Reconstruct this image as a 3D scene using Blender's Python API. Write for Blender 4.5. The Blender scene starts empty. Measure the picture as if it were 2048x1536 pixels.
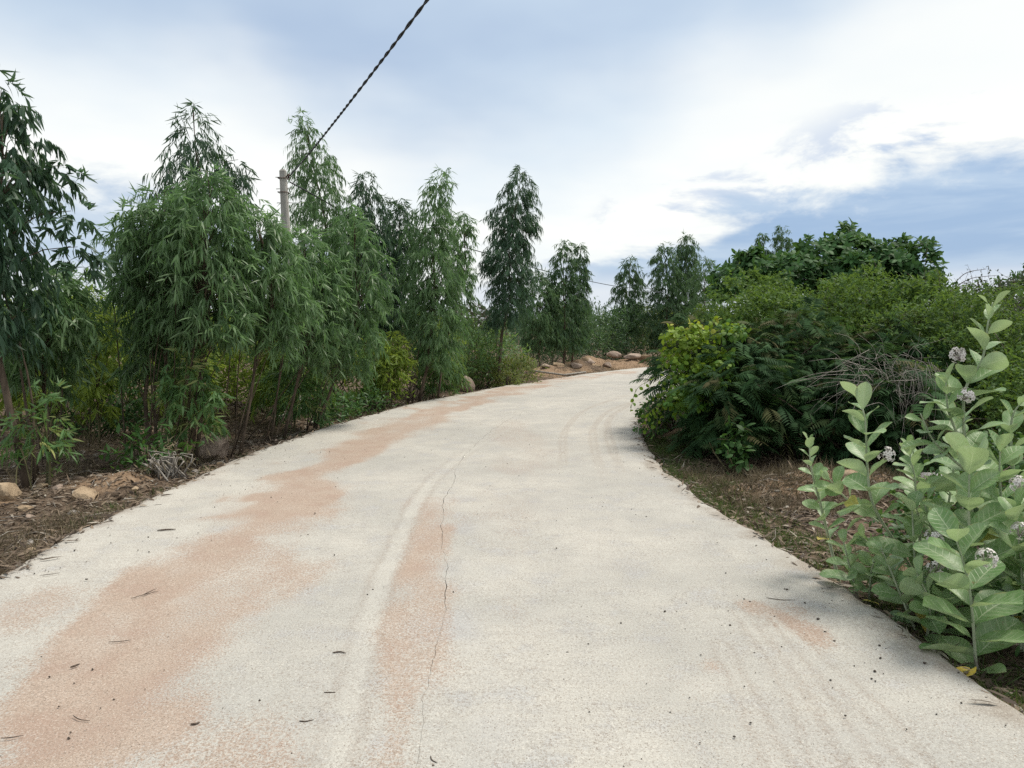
import bpy, math, random
import numpy as np
from mathutils import Vector, Matrix, Quaternion

S = bpy.context.scene
COL = S.collection
R = math.radians

# ------------------------------------------------------------------ camera, light, exposure
cam_d = bpy.data.cameras.new("camera")
cam_d.sensor_width = 36.0
cam_d.lens = 36.0 * 1500 / 2048
cam_d.clip_start = 0.05
cam_d.clip_end = 3000
cam = bpy.data.objects.new("camera", cam_d)
COL.objects.link(cam)
cam.location = (0, 0, 1.5)
cam.rotation_euler = (R(90 - 4.5), 0, 0)
S.camera = cam

SUN_AZ, SUN_EL = 66.0, 62.0          # degrees right of straight ahead, above the horizon
sd = bpy.data.lights.new("sun", 'SUN')
sd.energy = 2.7
sd.angle = R(20)
sd.color = (1.0, 0.93, 0.82)
sun = bpy.data.objects.new("sun", sd)
COL.objects.link(sun)
_sv = Vector((math.sin(R(SUN_AZ)) * math.cos(R(SUN_EL)), math.cos(R(SUN_AZ)) * math.cos(R(SUN_EL)), math.sin(R(SUN_EL))))
sun.rotation_euler = (-_sv).to_track_quat('-Z', 'Y').to_euler()
sun.location = (0, 0, 20)

S.view_settings.view_transform = 'Standard'
S.view_settings.look = 'None'
S.view_settings.exposure = 0.56
S.view_settings.gamma = 1.0
S.view_settings.use_curve_mapping = False
S.cycles.max_bounces = 8
S.cycles.diffuse_bounces = 5
S.cycles.glossy_bounces = 2
S.cycles.transmission_bounces = 4
S.cycles.use_denoising = False


class NT:
    """tiny node-tree helper"""
    def __init__(self, tree):
        self.t = tree
        tree.nodes.clear()

    def n(self, typ, **kw):
        nd = self.t.nodes.new(typ)
        ins = kw.pop('ins', {})
        for k, v in kw.items():
            setattr(nd, k, v)
        for k, v in ins.items():
            self.put(nd.inputs[k], v)
        return nd

    def put(self, sock, v):
        if isinstance(v, bpy.types.NodeSocket):
            self.t.links.new(v, sock)
        else:
            if isinstance(v, tuple) and len(v) == 3 and sock.type == 'RGBA':
                v = v + (1.0,)
            sock.default_value = v

    def m(self, op, a, b=0.0, c=0.0, clamp=False):
        nd = self.n('ShaderNodeMath', operation=op, use_clamp=clamp)
        for i, v in enumerate((a, b, c)):
            self.put(nd.inputs[i], v)
        return nd.outputs[0]

    def mix(self, f, a, b, blend='MIX'):
        nd = self.n('ShaderNodeMix', data_type='RGBA', blend_type=blend)
        self.put(nd.inputs[0], f)
        self.put(nd.inputs[6], a)
        self.put(nd.inputs[7], b)
        return nd.outputs[2]

    def rng(self, v, a, b, c=0.0, d=1.0, smooth=True):
        nd = self.n('ShaderNodeMapRange', interpolation_type='SMOOTHSTEP' if smooth else 'LINEAR')
        for i, x in enumerate((v, a, b, c, d)):
            self.put(nd.inputs[i], x)
        return nd.outputs[0]

    def noise(self, vec, scale, detail=4.0, rough=0.55, dist=0.0):
        nd = self.n('ShaderNodeTexNoise', ins={'Scale': scale, 'Detail': detail, 'Roughness': rough, 'Distortion': dist})
        if vec is not None:
            self.put(nd.inputs['Vector'], vec)
        return nd.outputs[0]

    def ramp(self, v, stops, interp='EASE'):
        nd = self.n('ShaderNodeValToRGB')
        cr = nd.color_ramp
        cr.interpolation = interp
        while len(cr.elements) < len(stops):
            cr.elements.new(0.5)
        for e, (p, c) in zip(cr.elements, stops):
            e.position = p
            e.color = (c, c, c, 1) if not isinstance(c, tuple) else c + (1,)
        self.put(nd.inputs[0], v)
        return nd.outputs[0]

    def vmul(self, vec, xyz):
        nd = self.n('ShaderNodeVectorMath', operation='MULTIPLY')
        self.put(nd.inputs[0], vec)
        nd.inputs[1].default_value = xyz
        return nd.outputs[0]


def build_world():
    w = bpy.data.worlds.new("World")
    S.world = w
    w.use_nodes = True
    t = NT(w.node_tree)
    geo = t.n('ShaderNodeTexCoord').outputs['Generated']
    sep = t.n('ShaderNodeSeparateXYZ', ins={0: geo})
    x, y, z = sep.outputs
    az = t.m('MULTIPLY', t.m('ARCTAN2', x, y), 180 / math.pi)
    el = t.m('MULTIPLY', t.m('ARCSINE', z), 180 / math.pi)
    azp = t.m('ADD', t.m('DIVIDE', az, 360.0), 0.5)

    def prof(pts, k):
        return t.m('MULTIPLY', t.ramp(azp, [((a + 180) / 360.0, v / k) for a, v in pts]), k)
    zc = t.m('MAXIMUM', t.m('ADD', z, 0.13), 0.05)
    plan = t.n('ShaderNodeCombineXYZ', ins={0: t.m('DIVIDE', x, zc), 1: t.m('DIVIDE', y, zc), 2: 0.0}).outputs[0]
    n_soft = t.noise(plan, 0.55, 5.0, 0.5)
    n_edge = t.noise(t.vmul(geo, (5.0, 5.0, 13.0)), 1.0, 9.0, 0.6, 0.25)
    n_big = t.noise(t.vmul(geo, (2.2, 2.2, 5.0)), 1.3, 4.0, 0.5)
    n_streak = t.noise(t.vmul(geo, (4.0, 4.0, 26.0)), 1.0, 6.0, 0.55, 0.3)
    # high veil of grey-blue cloud
    g = prof([(-180, 24), (-60, 22), (-34, 16), (-22, 16), (-12, 13), (-2, 11.5), (8, 13.5), (17, 17), (27, 21), (45, 25), (180, 24)], 40)
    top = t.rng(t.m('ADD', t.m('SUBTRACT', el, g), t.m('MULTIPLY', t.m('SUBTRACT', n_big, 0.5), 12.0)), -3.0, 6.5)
    top = t.m('MULTIPLY', top, t.m('SUBTRACT', 1.0, t.m('MULTIPLY', t.rng(el, 25.0, 45.0), t.rng(n_soft, 0.40, 0.60))))   # unseen overhead veil opened into white patches, to light the scene more
    # low bank
    f = prof([(-180, 6), (-60, 8), (-34, 9.5), (-24, 8.6), (-14, 6), (-6, 1), (4, 1.6), (8, 4.8), (17.6, 8.0), (27, 10.4), (36, 11.0), (70, 8), (180, 6)], 40)
    amp = prof([(-180, .6), (-34, .7), (-14, .6), (0, .8), (8, 1.0), (60, 1.0), (180, .6)], 1)
    bank = t.rng(t.m('ADD', t.m('SUBTRACT', f, el), t.m('MULTIPLY', t.m('SUBTRACT', n_edge, 0.445), 13.0)), -0.6, 2.4)
    bank = t.m('MULTIPLY', bank, amp)
    # torn scraps above the bank
    scrap = t.m('MULTIPLY', t.rng(n_edge, 0.53, 0.63), t.rng(t.m('ABSOLUTE', t.m('SUBTRACT', el, t.m('ADD', f, 2.2))), 4.0, 0.8))
    scrap = t.m('MULTIPLY', t.m('MULTIPLY', scrap, 0.75), t.rng(amp, 0.6, 0.95))
    white = t.mix(t.rng(n_soft, 0.35, 0.68), (0.94, 0.94, 0.90), (0.74, 0.81, 0.86))
    warm = t.rng(az, 0.0, 30.0)
    white = t.mix(t.m('MULTIPLY', warm, 0.5), white, (0.93, 0.92, 0.86))
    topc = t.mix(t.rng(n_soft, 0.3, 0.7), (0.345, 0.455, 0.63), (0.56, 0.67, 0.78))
    topc = t.mix(t.rng(el, 24.0, 45.0), topc, t.mix(t.rng(n_soft, 0.3, 0.7), (0.60, 0.62, 0.66), (0.84, 0.85, 0.86)))  # unseen overhead veil turned neutral grey-white, so its light is less blue
    bankc = t.mix(t.rng(n_streak, 0.36, 0.66), (0.31, 0.44, 0.635), (0.46, 0.575, 0.72))
    low = t.rng(t.m('ADD', el, t.m('MULTIPLY', t.m('SUBTRACT', n_streak, 0.5), 3.0)), 4.6, 2.4)
    bankc = t.mix(t.m('MULTIPLY', low, 0.85), bankc, (0.74, 0.78, 0.83))
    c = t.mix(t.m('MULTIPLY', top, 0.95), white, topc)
    c = t.mix(t.m('MULTIPLY', scrap, 1.0), c, (0.52, 0.60, 0.74))
    c = t.mix(bank, c, bankc)
    sky = t.n('ShaderNodeTexSky', sky_type='NISHITA', sun_disc=False, sun_elevation=R(SUN_EL), sun_rotation=R(SUN_AZ), air_density=1.2, dust_density=2.0)
    b1 = t.n('ShaderNodeBackground', ins={'Color': sky.outputs[0], 'Strength': 0.1})
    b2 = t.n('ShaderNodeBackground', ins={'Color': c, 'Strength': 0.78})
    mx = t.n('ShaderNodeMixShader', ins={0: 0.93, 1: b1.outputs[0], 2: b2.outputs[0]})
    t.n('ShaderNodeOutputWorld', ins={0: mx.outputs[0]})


build_world()

# ------------------------------------------------------------------ numpy helpers
rs = np.random.RandomState


def _hash(i, j, k):
    h = (i * 374761393 + j * 668265263 + k * 2147483647 + 12345) & 0xFFFFFFFF
    h = ((h ^ (h >> 13)) * 1274126177) & 0xFFFFFFFF
    return ((h ^ (h >> 16)) & 0xFFFF) / 65535.0


def vnoise(x, y, z=0.0):
    x, y, z = np.broadcast_arrays(np.asarray(x, float), np.asarray(y, float), np.asarray(z, float))
    xi, yi, zi = np.floor(x).astype(np.int64), np.floor(y).astype(np.int64), np.floor(z).astype(np.int64)
    fx, fy, fz = x - xi, y - yi, z - zi
    fx, fy, fz = [q * q * (3 - 2 * q) for q in (fx, fy, fz)]
    out = 0
    for a in (0, 1):
        for b in (0, 1):
            for c in (0, 1):
                w = (fx if a else 1 - fx) * (fy if b else 1 - fy) * (fz if c else 1 - fz)
                out = out + w * _hash(xi + a, yi + b, zi + c)
    return out


def fbm(x, y, z=0.0, oct=4):
    s, a, t = 0, 0.5, 0
    x, y, z = np.asarray(x, float), np.asarray(y, float), np.asarray(z, float)
    for o in range(oct):
        s = s + a * vnoise(x * 2 ** o + 17 * o, y * 2 ** o + 5 * o, z * 2 ** o)
        t += a
        a *= 0.5
    return s / t


def norm(v):
    return v / np.maximum(np.linalg.norm(v, axis=-1, keepdims=True), 1e-9)


def mesh_np(name, V, faces, attrs=None, smooth=True, uv=None):
    """V (n,3); faces: list of (m,k) int arrays"""
    me = bpy.data.meshes.new(name)
    V = np.asarray(V, np.float32).reshape(-1, 3)
    me.vertices.add(len(V))
    me.vertices.foreach_set('co', V.ravel())
    faces = [np.asarray(f, np.int32) for f in faces if len(f)]
    tot = np.concatenate([np.full(len(f), f.shape[1], np.int32) for f in faces])
    loops = np.concatenate([f.ravel() for f in faces])
    me.loops.add(len(loops))
    me.loops.foreach_set('vertex_index', loops)
    me.polygons.add(len(tot))
    me.polygons.foreach_set('loop_start', np.concatenate([[0], np.cumsum(tot)[:-1]]).astype(np.int32))
    me.polygons.foreach_set('loop_total', tot)
    me.polygons.foreach_set('use_smooth', np.full(len(tot), smooth))
    for k, a in (attrs or {}).items():
        a = np.asarray(a, np.float32)
        if a.ndim == 1:
            at = me.attributes.new(k, 'FLOAT', 'POINT')
            at.data.foreach_set('value', a)
        else:
            at = me.attributes.new(k, 'FLOAT_VECTOR', 'POINT')
            at.data.foreach_set('vector', a.ravel())
    if uv is not None:
        ul = me.uv_layers.new(name='UVMap')
        ul.data.foreach_set('uv', np.asarray(uv, np.float32)[loops].ravel())
    me.update(calc_edges=True)
    me.validate()
    return me


def obj(name, me, mat, parent=None, kind=None, loc=None):
    o = bpy.data.objects.new(name, me)
    COL.objects.link(o)
    if mat is not None and me is not None and not me.materials:
        me.materials.append(mat)
    if parent is not None:
        o.parent = parent
        o.matrix_parent_inverse = Matrix.Translation(-Vector(parent.location)) if parent.type == 'EMPTY' else Matrix.Identity(4)
    if kind:
        o['kind'] = kind
    if loc is not None:
        o.location = loc
    return o


def tag(o, label, cat, group=None):
    o['label'] = label
    o['category'] = cat
    if group:
        o['group'] = group
    return o


def thing(name, loc, label, cat, group=None):
    o = bpy.data.objects.new(name, None)
    o.empty_display_size = 0.2
    COL.objects.link(o)
    o.location = loc
    return tag(o, label, cat, group)


TPL = {
    'lance': (np.array([(0, 0), (.5, .25), (-.5, .25), (.4, .6), (-.4, .6), (0, 1)], float), [(0, 1, 2), (3, 5, 4)], [(1, 3, 4, 2)]),
    'oval': (np.array([(0, 0), (.4, .22), (-.4, .22), (.5, .55), (-.5, .55), (.3, .85), (-.3, .85), (0, 1)], float), [(0, 1, 2), (5, 7, 6)], [(1, 3, 4, 2), (3, 5, 6, 4)]),
    'diam': (np.array([(0, 0), (.5, .45), (0, 1), (-.5, .45)], float), [], [(0, 1, 2, 3)]),
    'blade': (np.array([(.5, 0), (-.5, 0), (.3, .55), (-.3, .55), (0, 1)], float), [(2, 4, 3)], [(0, 2, 3, 1)]),
}


class Fol:
    """collects many small leaves into one mesh"""
    def __init__(self):
        self.V, self.T, self.Q, self.A, self.n = [], [], [], [], 0

    def add(self, kind, P, D, N, L, W, tint, bend=0.15, fold=0.12):
        tp, tris, quads = TPL[kind]
        P = np.asarray(P, float).reshape(-1, 3)
        n, k = len(P), len(tp)
        D = norm(np.broadcast_to(D, P.shape))
        X = norm(np.cross(D, np.broadcast_to(N, P.shape)))
        Z = np.cross(X, D)
        L, W, tint, bend = [np.broadcast_to(np.asarray(q, float), (n,)) for q in (L, W, tint, bend)]
        tx, ty = tp[:, 0], tp[:, 1]
        V = (P[:, None, :] + X[:, None, :] * (W[:, None] * tx)[..., None] + D[:, None, :] * (L[:, None] * ty)[..., None]
             + Z[:, None, :] * (fold * W[:, None] * np.abs(tx) * 2 - (bend * L)[:, None] * ty ** 2)[..., None])
        off = self.n + np.arange(n)[:, None, None] * k
        if tris:
            self.T.append((off + np.array(tris)[None]).reshape(-1, 3))
        if quads:
            self.Q.append((off + np.array(quads)[None]).reshape(-1, 4))
        self.V.append(V.reshape(-1, 3))
        self.A.append(np.repeat(tint, k))
        self.n += n * k

    def raw(self, V, T, Q, tint):
        V = np.asarray(V, float).reshape(-1, 3)
        if len(T):
            self.T.append(np.asarray(T) + self.n)
        if len(Q):
            self.Q.append(np.asarray(Q) + self.n)
        self.V.append(V)
        self.A.append(np.full(len(V), tint))
        self.n += len(V)

    def mesh(self, name, smooth=True):
        T = np.concatenate(self.T) if self.T else np.zeros((0, 3), int)
        Q = np.concatenate(self.Q) if self.Q else np.zeros((0, 4), int)
        return mesh_np(name, np.concatenate(self.V), [T, Q], {'tint': np.clip(np.concatenate(self.A), 0, 1)}, smooth)


def tube(fol, pts, rad, sides=5, tint=0.5):
    pts = np.asarray(pts, float)
    k = len(pts)
    rad = np.broadcast_to(rad, (k,))
    tan = np.gradient(pts, axis=0)
    tan = norm(tan)
    up = np.array([0.31, 0.2, 0.93]) if abs(tan[0, 2]) < 0.8 else np.array([0.9, 0.3, 0.1])
    A = norm(np.cross(tan, up))
    B = np.cross(tan, A)
    an = np.arange(sides) * 2 * math.pi / sides
    V = pts[:, None] + rad[:, None, None] * (np.cos(an)[None, :, None] * A[:, None] + np.sin(an)[None, :, None] * B[:, None])
    Q = []
    for i in range(k - 1):
        for j in range(sides):
            j2 = (j + 1) % sides
            Q.append((i * sides + j, i * sides + j2, (i + 1) * sides + j2, (i + 1) * sides + j))
    V = V.reshape(-1, 3)
    V = np.vstack([V, pts[0], pts[-1]])
    T = []
    for j in range(sides):
        j2 = (j + 1) % sides
        T.append((j2, j, k * sides))
        T.append(((k - 1) * sides + j, (k - 1) * sides + j2, k * sides + 1))
    fol.raw(V, T, Q, tint)


def spline(pts, n):
    """Catmull-Rom through pts, n samples"""
    P = np.asarray(pts, float)
    P = np.vstack([2 * P[0] - P[1], P, 2 * P[-1] - P[-2]])
    m = len(P) - 3
    s = np.linspace(0, m - 1e-9, n)
    i = np.floor(s).astype(int)
    f = (s - i)[:, None]
    p0, p1, p2, p3 = P[i], P[i + 1], P[i + 2], P[i + 3]
    return 0.5 * (2 * p1 + (p2 - p0) * f + (2 * p0 - 5 * p1 + 4 * p2 - p3) * f ** 2 + (3 * p1 - p0 - 3 * p2 + p3) * f ** 3)


# ------------------------------------------------------------------ materials
def leaf_mat(name, a, b, trans=0.3, tcol=None, rough=0.5, c=None, spec=0.35):
    m = bpy.data.materials.new(name)
    m.use_nodes = True
    t = NT(m.node_tree)
    ti = t.n('ShaderNodeAttribute', attribute_name='tint').outputs['Fac']
    if c is None:
        col = t.mix(ti, a, b)
    else:
        col = t.mix(t.rng(ti, 0.0, 0.6, smooth=False), a, b)
        col = t.mix(t.rng(ti, 0.82, 1.0), col, c)
    nz = t.noise(t.n('ShaderNodeNewGeometry').outputs['Position'], 3.0, 2.0)
    col = t.mix(t.rng(nz, 0.3, 0.7), col, t.mix(0.35, col, (0.0, 0.0, 0.0)))
    p = t.n('ShaderNodeBsdfPrincipled', ins={'Base Color': col, 'Roughness': rough, 'Specular IOR Level': spec})
    tc = t.mix(0.5, col, tcol or (b[0] * 1.6, b[1] * 1.5, b[2] * 0.7))
    tr = t.n('ShaderNodeBsdfTranslucent', ins={'Color': tc})
    mx = t.n('ShaderNodeMixShader', ins={0: trans, 1: p.outputs[0], 2: tr.outputs[0]})
    t.n('ShaderNodeOutputMaterial', ins={0: mx.outputs[0]})
    return m


def bark_mat(name, a, b, scale=18.0, stretch=(1, 1, 0.2), rough=0.85):
    m = bpy.data.materials.new(name)
    m.use_nodes = True
    t = NT(m.node_tree)
    pos = t.n('ShaderNodeNewGeometry').outputs['Position']
    nz = t.noise(t.vmul(pos, stretch), scale, 5.0, 0.65)
    col = t.mix(t.rng(nz, 0.3, 0.7), a, b)
    bp = t.n('ShaderNodeBump', ins={'Height': nz, 'Strength': 0.5, 'Distance': 0.01})
    p = t.n('ShaderNodeBsdfPrincipled', ins={'Base Color': col, 'Roughness': rough, 'Normal': bp.outputs[0], 'Specular IOR Level': 0.2})
    t.n('ShaderNodeOutputMaterial', ins={0: p.outputs[0]})
    return m


def rock_mat(name, a, b, c):
    m = bpy.data.materials.new(name)
    m.use_nodes = True
    t = NT(m.node_tree)
    pos = t.n('ShaderNodeNewGeometry').outputs['Position']
    n1 = t.noise(pos, 5.0, 6.0, 0.65)
    n2 = t.noise(pos, 60.0, 4.0, 0.7)
    col = t.mix(t.rng(n1, 0.35, 0.65), a, b)
    col = t.mix(t.rng(n2, 0.5, 0.75), col, c)
    h = t.m('ADD', n1, t.m('MULTIPLY', n2, 0.4))
    bp = t.n('ShaderNodeBump', ins={'Height': h, 'Strength': 0.8, 'Distance': 0.03})
    p = t.n('ShaderNodeBsdfPrincipled', ins={'Base Color': col, 'Roughness': 0.9, 'Normal': bp.outputs[0], 'Specular IOR Level': 0.2})
    t.n('ShaderNodeOutputMaterial', ins={0: p.outputs[0]})
    return m


M = {}
M['euc'] = leaf_mat('eucalyptus_leaf', (0.060, 0.128, 0.054), (0.145, 0.25, 0.108), 0.40, (0.22, 0.42, 0.11), 0.45, c=(0.25, 0.38, 0.19), spec=.45)
M['euc_dark'] = leaf_mat('eucalyptus_leaf_blue', (0.030, 0.074, 0.047), (0.075, 0.150, 0.084), 0.32, (0.14, 0.26, 0.07), 0.5)
M['euc_far'] = leaf_mat('eucalyptus_leaf_far', (0.040, 0.090, 0.048), (0.095, 0.18, 0.075), 0.35, (0.18, 0.32, 0.08), 0.55)
M['euc_pale'] = leaf_mat('eucalyptus_leaf_pale', (0.06, 0.13, 0.055), (0.13, 0.23, 0.09), 0.3, (0.2, 0.32, 0.08), 0.5)
M['sucker'] = leaf_mat('young_shoot_leaf', (0.045, 0.115, 0.045), (0.12, 0.24, 0.085), 0.42, (0.34, 0.48, 0.09), 0.45, c=(0.34, 0.36, 0.13))
M['yellowgreen'] = leaf_mat('yellow_green_leaf', (0.105, 0.185, 0.030), (0.23, 0.33, 0.055), 0.5, (0.42, 0.52, 0.07), 0.55)
M['brush'] = leaf_mat('brush_leaf', (0.06, 0.105, 0.024), (0.15, 0.20, 0.05), 0.42, (0.3, 0.36, 0.06), 0.6, c=(0.22, 0.17, 0.08))
M['vine'] = leaf_mat('vine_leaf', (0.034, 0.088, 0.024), (0.105, 0.188, 0.050), 0.34, (0.26, 0.40, 0.05), 0.6, c=(0.21, 0.18, 0.06), spec=.2)
M['heart'] = leaf_mat('heart_leaf', (0.055, 0.16, 0.018), (0.20, 0.32, 0.022), 0.35, (0.4, 0.52, 0.04), 0.6, c=(0.38, 0.38, 0.05))
M['feather'] = leaf_mat('feathery_leaf', (0.016, 0.046, 0.020), (0.046, 0.105, 0.038), 0.25, (0.13, 0.24, 0.05), 0.75, c=(0.11, 0.10, 0.045), spec=.12)
M['cashew'] = leaf_mat('broad_leaf', (0.022, 0.065, 0.020), (0.060, 0.15, 0.045), 0.25, (0.16, 0.30, 0.05), 0.6, c=(0.13, 0.24, 0.06), spec=.2)
M['grey_brush'] = leaf_mat('grey_brush_leaf', (0.03, 0.05, 0.03), (0.075, 0.10, 0.055), 0.25, (0.12, 0.15, 0.06), 0.6, c=(0.14, 0.09, 0.07))
M['weed'] = leaf_mat('weed_leaf', (0.03, 0.085, 0.022), (0.08, 0.19, 0.045), 0.3, (0.2, 0.34, 0.05), 0.5)
M['drygrass'] = leaf_mat('dry_grass', (0.085, 0.068, 0.042), (0.24, 0.20, 0.125), 0.15, (0.3, 0.24, 0.12), 0.8)
M['grass'] = leaf_mat('green_grass', (0.028, 0.060, 0.016), (0.09, 0.14, 0.035), 0.3, (0.2, 0.28, 0.05), 0.6, c=(0.2, 0.17, 0.08))
M['litter'] = leaf_mat('leaf_litter', (0.06, 0.043, 0.032), (0.23, 0.175, 0.125), 0.05, (0.2, 0.15, 0.1), 0.8, c=(0.36, 0.33, 0.28))
M['yellowleaf'] = leaf_mat('yellowed_leaf', (0.52, 0.40, 0.045), (0.62, 0.47, 0.07), 0.3, (0.8, 0.6, 0.08), 0.5)
M['treeline'] = leaf_mat('treeline_leaf', (0.035, 0.075, 0.035), (0.085, 0.14, 0.06), 0.25, (0.12, 0.2, 0.07), 0.6)
M['bark'] = bark_mat('eucalyptus_bark', (0.045, 0.034, 0.026), (0.15, 0.115, 0.085))
M['greenstem'] = bark_mat('young_stem', (0.07, 0.075, 0.035), (0.16, 0.14, 0.075))
M['deadwood'] = bark_mat('dead_wood', (0.16, 0.145, 0.125), (0.36, 0.335, 0.30), 30)
M['twig'] = bark_mat('dark_twig', (0.05, 0.038, 0.03), (0.13, 0.10, 0.08), 40)
M['milkstem'] = bark_mat('milkweed_stem', (0.24, 0.29, 0.19), (0.38, 0.42, 0.30), 25)
M['rock'] = rock_mat('granite', (0.26, 0.20, 0.16), (0.40, 0.32, 0.26), (0.16, 0.12, 0.10))
M['rock_tan'] = rock_mat('tan_rock', (0.27, 0.20, 0.13), (0.40, 0.31, 0.21), (0.15, 0.105, 0.07))
M['rock_pale'] = rock_mat('pale_rock', (0.45, 0.43, 0.40), (0.60, 0.58, 0.55), (0.28, 0.25, 0.22))
M['rock_grey'] = rock_mat('grey_rock', (0.24, 0.22, 0.20), (0.36, 0.33, 0.30), (0.13, 0.11, 0.10))
M['pebble'] = rock_mat('dark_pebble', (0.045, 0.037, 0.030), (0.10, 0.08, 0.065), (0.03, 0.03, 0.03))


# ------------------------------------------------------------------ the road line
LP = [(-3.0, -7), (-3.05, 0), (-3.08, 2.8), (-3.11, 4.46), (-3.2, 5.9), (-3.2, 7.5), (-3.0, 9.4), (-2.57, 11.8), (-1.88, 14.5), (-0.9, 17), (1.06, 20.84), (2.9, 24.2), (5.4, 27.5), (9, 30.5), (15, 33.5), (26, 36), (42, 37)]
RP = [(2.1, -7), (2.08, 0), (2.03, 2.84), (1.92, 4.5), (1.71, 6.08), (1.60, 7.5), (1.66, 9.0), (1.87, 10.7), (2.15, 12.3), (2.7, 14.4), (4.3, 17.6), (6.0, 20.5), (8.5, 23.8), (12, 26.5), (17, 29), (27, 31.5), (42, 32.5)]
LE, RE = spline(LP, 1601), spline(RP, 1601)
MID = (LE + RE) / 2
ARC = np.concatenate([[0], np.cumsum(np.linalg.norm(np.diff(MID, axis=0), axis=1))])
ARC -= ARC[np.argmin(np.abs(MID[:, 1]))]      # metres along the road, 0 beside the camera


def edges_at(s):
    a = np.stack([np.interp(s, ARC, LE[:, i]) for i in (0, 1)], -1)
    b = np.stack([np.interp(s, ARC, RE[:, i]) for i in (0, 1)], -1)
    # hand-finished, slightly wandering edges
    d = norm(b - a)
    wl = (fbm(s * 1.3, 3.1, 0, 4) - .5) * .20 + (fbm(s * 7, 1.0, 0, 4) - .5) * .07
    wr = (fbm(s * 1.1, 9.7, 0, 4) - .5) * .16 + (fbm(s * 6, 5.0, 0, 4) - .5) * .06
    return a + d * wl[..., None], b + d * wr[..., None]


_SD = {}


def road_sd(x, y):
    """signed distance to the road outline (negative inside)"""
    if not _SD:
        ss = np.concatenate([np.linspace(-7, 1, 60), np.linspace(1, 14, 420), np.linspace(14, 32, 300), np.linspace(32, ARC[-1], 120)])
        _SD['a'], _SD['b'] = edges_at(ss)
        _SD['m'] = (_SD['a'][::12] + _SD['b'][::12]) / 2
    a, b = _SD['a'], _SD['b']
    x, y = np.asarray(x, float).ravel(), np.asarray(y, float).ravel()
    out = np.empty(len(x))
    mm = _SD['m']
    for c in range(0, len(x), 20000):
        sl = slice(c, c + 20000)
        out[sl] = np.sqrt(((x[sl, None] - mm[None, :, 0]) ** 2 + (y[sl, None] - mm[None, :, 1]) ** 2).min(1)) - 2.3
    near = np.where(out < 1.6)[0]
    poly = np.vstack([a, b[::-1]])
    x1, y1 = poly[:, 0][None], poly[:, 1][None]
    x2, y2 = np.roll(poly[:, 0], -1)[None], np.roll(poly[:, 1], -1)[None]
    for c in range(0, len(near), 4000):
        ix = near[c:c + 4000]
        px, py = x[ix, None], y[ix, None]
        d2 = ((px - x1) ** 2 + (py - y1) ** 2).min(1)
        cond = (y1 > py) != (y2 > py)
        xin = (x2 - x1) * (py - y1) / np.where(y2 == y1, 1e-9, y2 - y1) + x1
        ins = (np.sum(cond & (px < xin), 1) % 2) == 1
        out[ix] = np.where(ins, -1, 1) * np.sqrt(d2)
    return out


MOUNDS = [(-3.95, 7.35, .42, .5, .17), (-4.7, 6.6, .35, .35, .10), (2.85, 7.15, .55, .45, .20), (3.6, 6.9, .5, .5, .14), (3.1, 28.3, 1.3, .55, .42), (1.3, 24.3, 1.0, .7, .36), (2.3, 26.4, .8, .6, .40), (4.6, 29.4, 1.0, .5, .45), (.2, 22.4, .7, .6, .22), (6.2, 30.9, 1.0, .5, .3),
          (2.75, 10.4, .55, 1.5, .22), (-3.9, 10.5, .7, 1.2, -.05), (3.2, 4.9, .9, .9, .06)]


def gz(x, y, sdv=None):
    x, y = np.asarray(x, float), np.asarray(y, float)
    z = -0.12 + (fbm(x * .9, y * .9, 1.0, 4) - .5) * .16 + (fbm(x * 5, y * 5, 2.0, 3) - .5) * .09
    r = np.hypot(x, y - 10)
    z = z + (fbm(x * .05, y * .05, 7.0, 3) - .5) * np.clip((r - 20) / 40, 0, 1) * 1.2
    for cx, cy, sx, sy, h in MOUNDS:
        q = ((x - cx) / sx) ** 2 + ((y - cy) / sy) ** 2
        z = z + h * np.exp(-q) * (.75 + .5 * fbm(x * 4, y * 4, 3.0, 3))
    if sdv is None:
        sdv = road_sd(x, y).reshape(x.shape)
    near = np.clip(sdv / 0.35, 0, 1)
    z = np.where(sdv > 0, z * near + (1 - near) * (-0.07), z)
    ins = np.clip((-sdv) / 0.22, 0, 1)
    return np.where(sdv <= 0, -0.07 * (1 - ins) + -0.35 * ins, z)


def G(x, y):
    return float(gz(np.array([x]), np.array([y]))[0])


# ------------------------------------------------------------------ ground
def ground_material():
    m = bpy.data.materials.new('earth')
    m.use_nodes = True
    t = NT(m.node_tree)
    pos = t.n('ShaderNodeNewGeometry').outputs['Position']
    soil = t.n('ShaderNodeAttribute', attribute_name='soil').outputs['Fac']
    n1 = t.noise(pos, 1.3, 6.0, 0.6)
    n2 = t.noise(pos, 14.0, 6.0, 0.7)
    n3 = t.noise(pos, 70.0, 3.0, 0.7)
    dark = t.mix(t.rng(n2, 0.35, 0.68), (0.060, 0.044, 0.032), (0.19, 0.14, 0.10))
    tan = t.mix(t.rng(n2, 0.3, 0.7), (0.19, 0.125, 0.078), (0.34, 0.245, 0.165))
    f = t.rng(t.m('ADD', soil, t.m('MULTIPLY', t.m('SUBTRACT', n1, 0.5), 0.9)), 0.35, 0.65)
    col = t.mix(f, dark, tan)
    col = t.mix(t.rng(n3, 0.58, 0.72), col, (0.24, 0.20, 0.155))
    h = t.m('ADD', n2, t.m('MULTIPLY', n3, 0.5))
    bp = t.n('ShaderNodeBump', ins={'Height': h, 'Strength': 0.9, 'Distance': 0.04})
    p = t.n('ShaderNodeBsdfPrincipled', ins={'Base Color': col, 'Roughness': 0.95, 'Normal': bp.outputs[0], 'Specular IOR Level': 0.1})
    t.n('ShaderNodeOutputMaterial', ins={0: p.outputs[0]})
    return m


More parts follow.
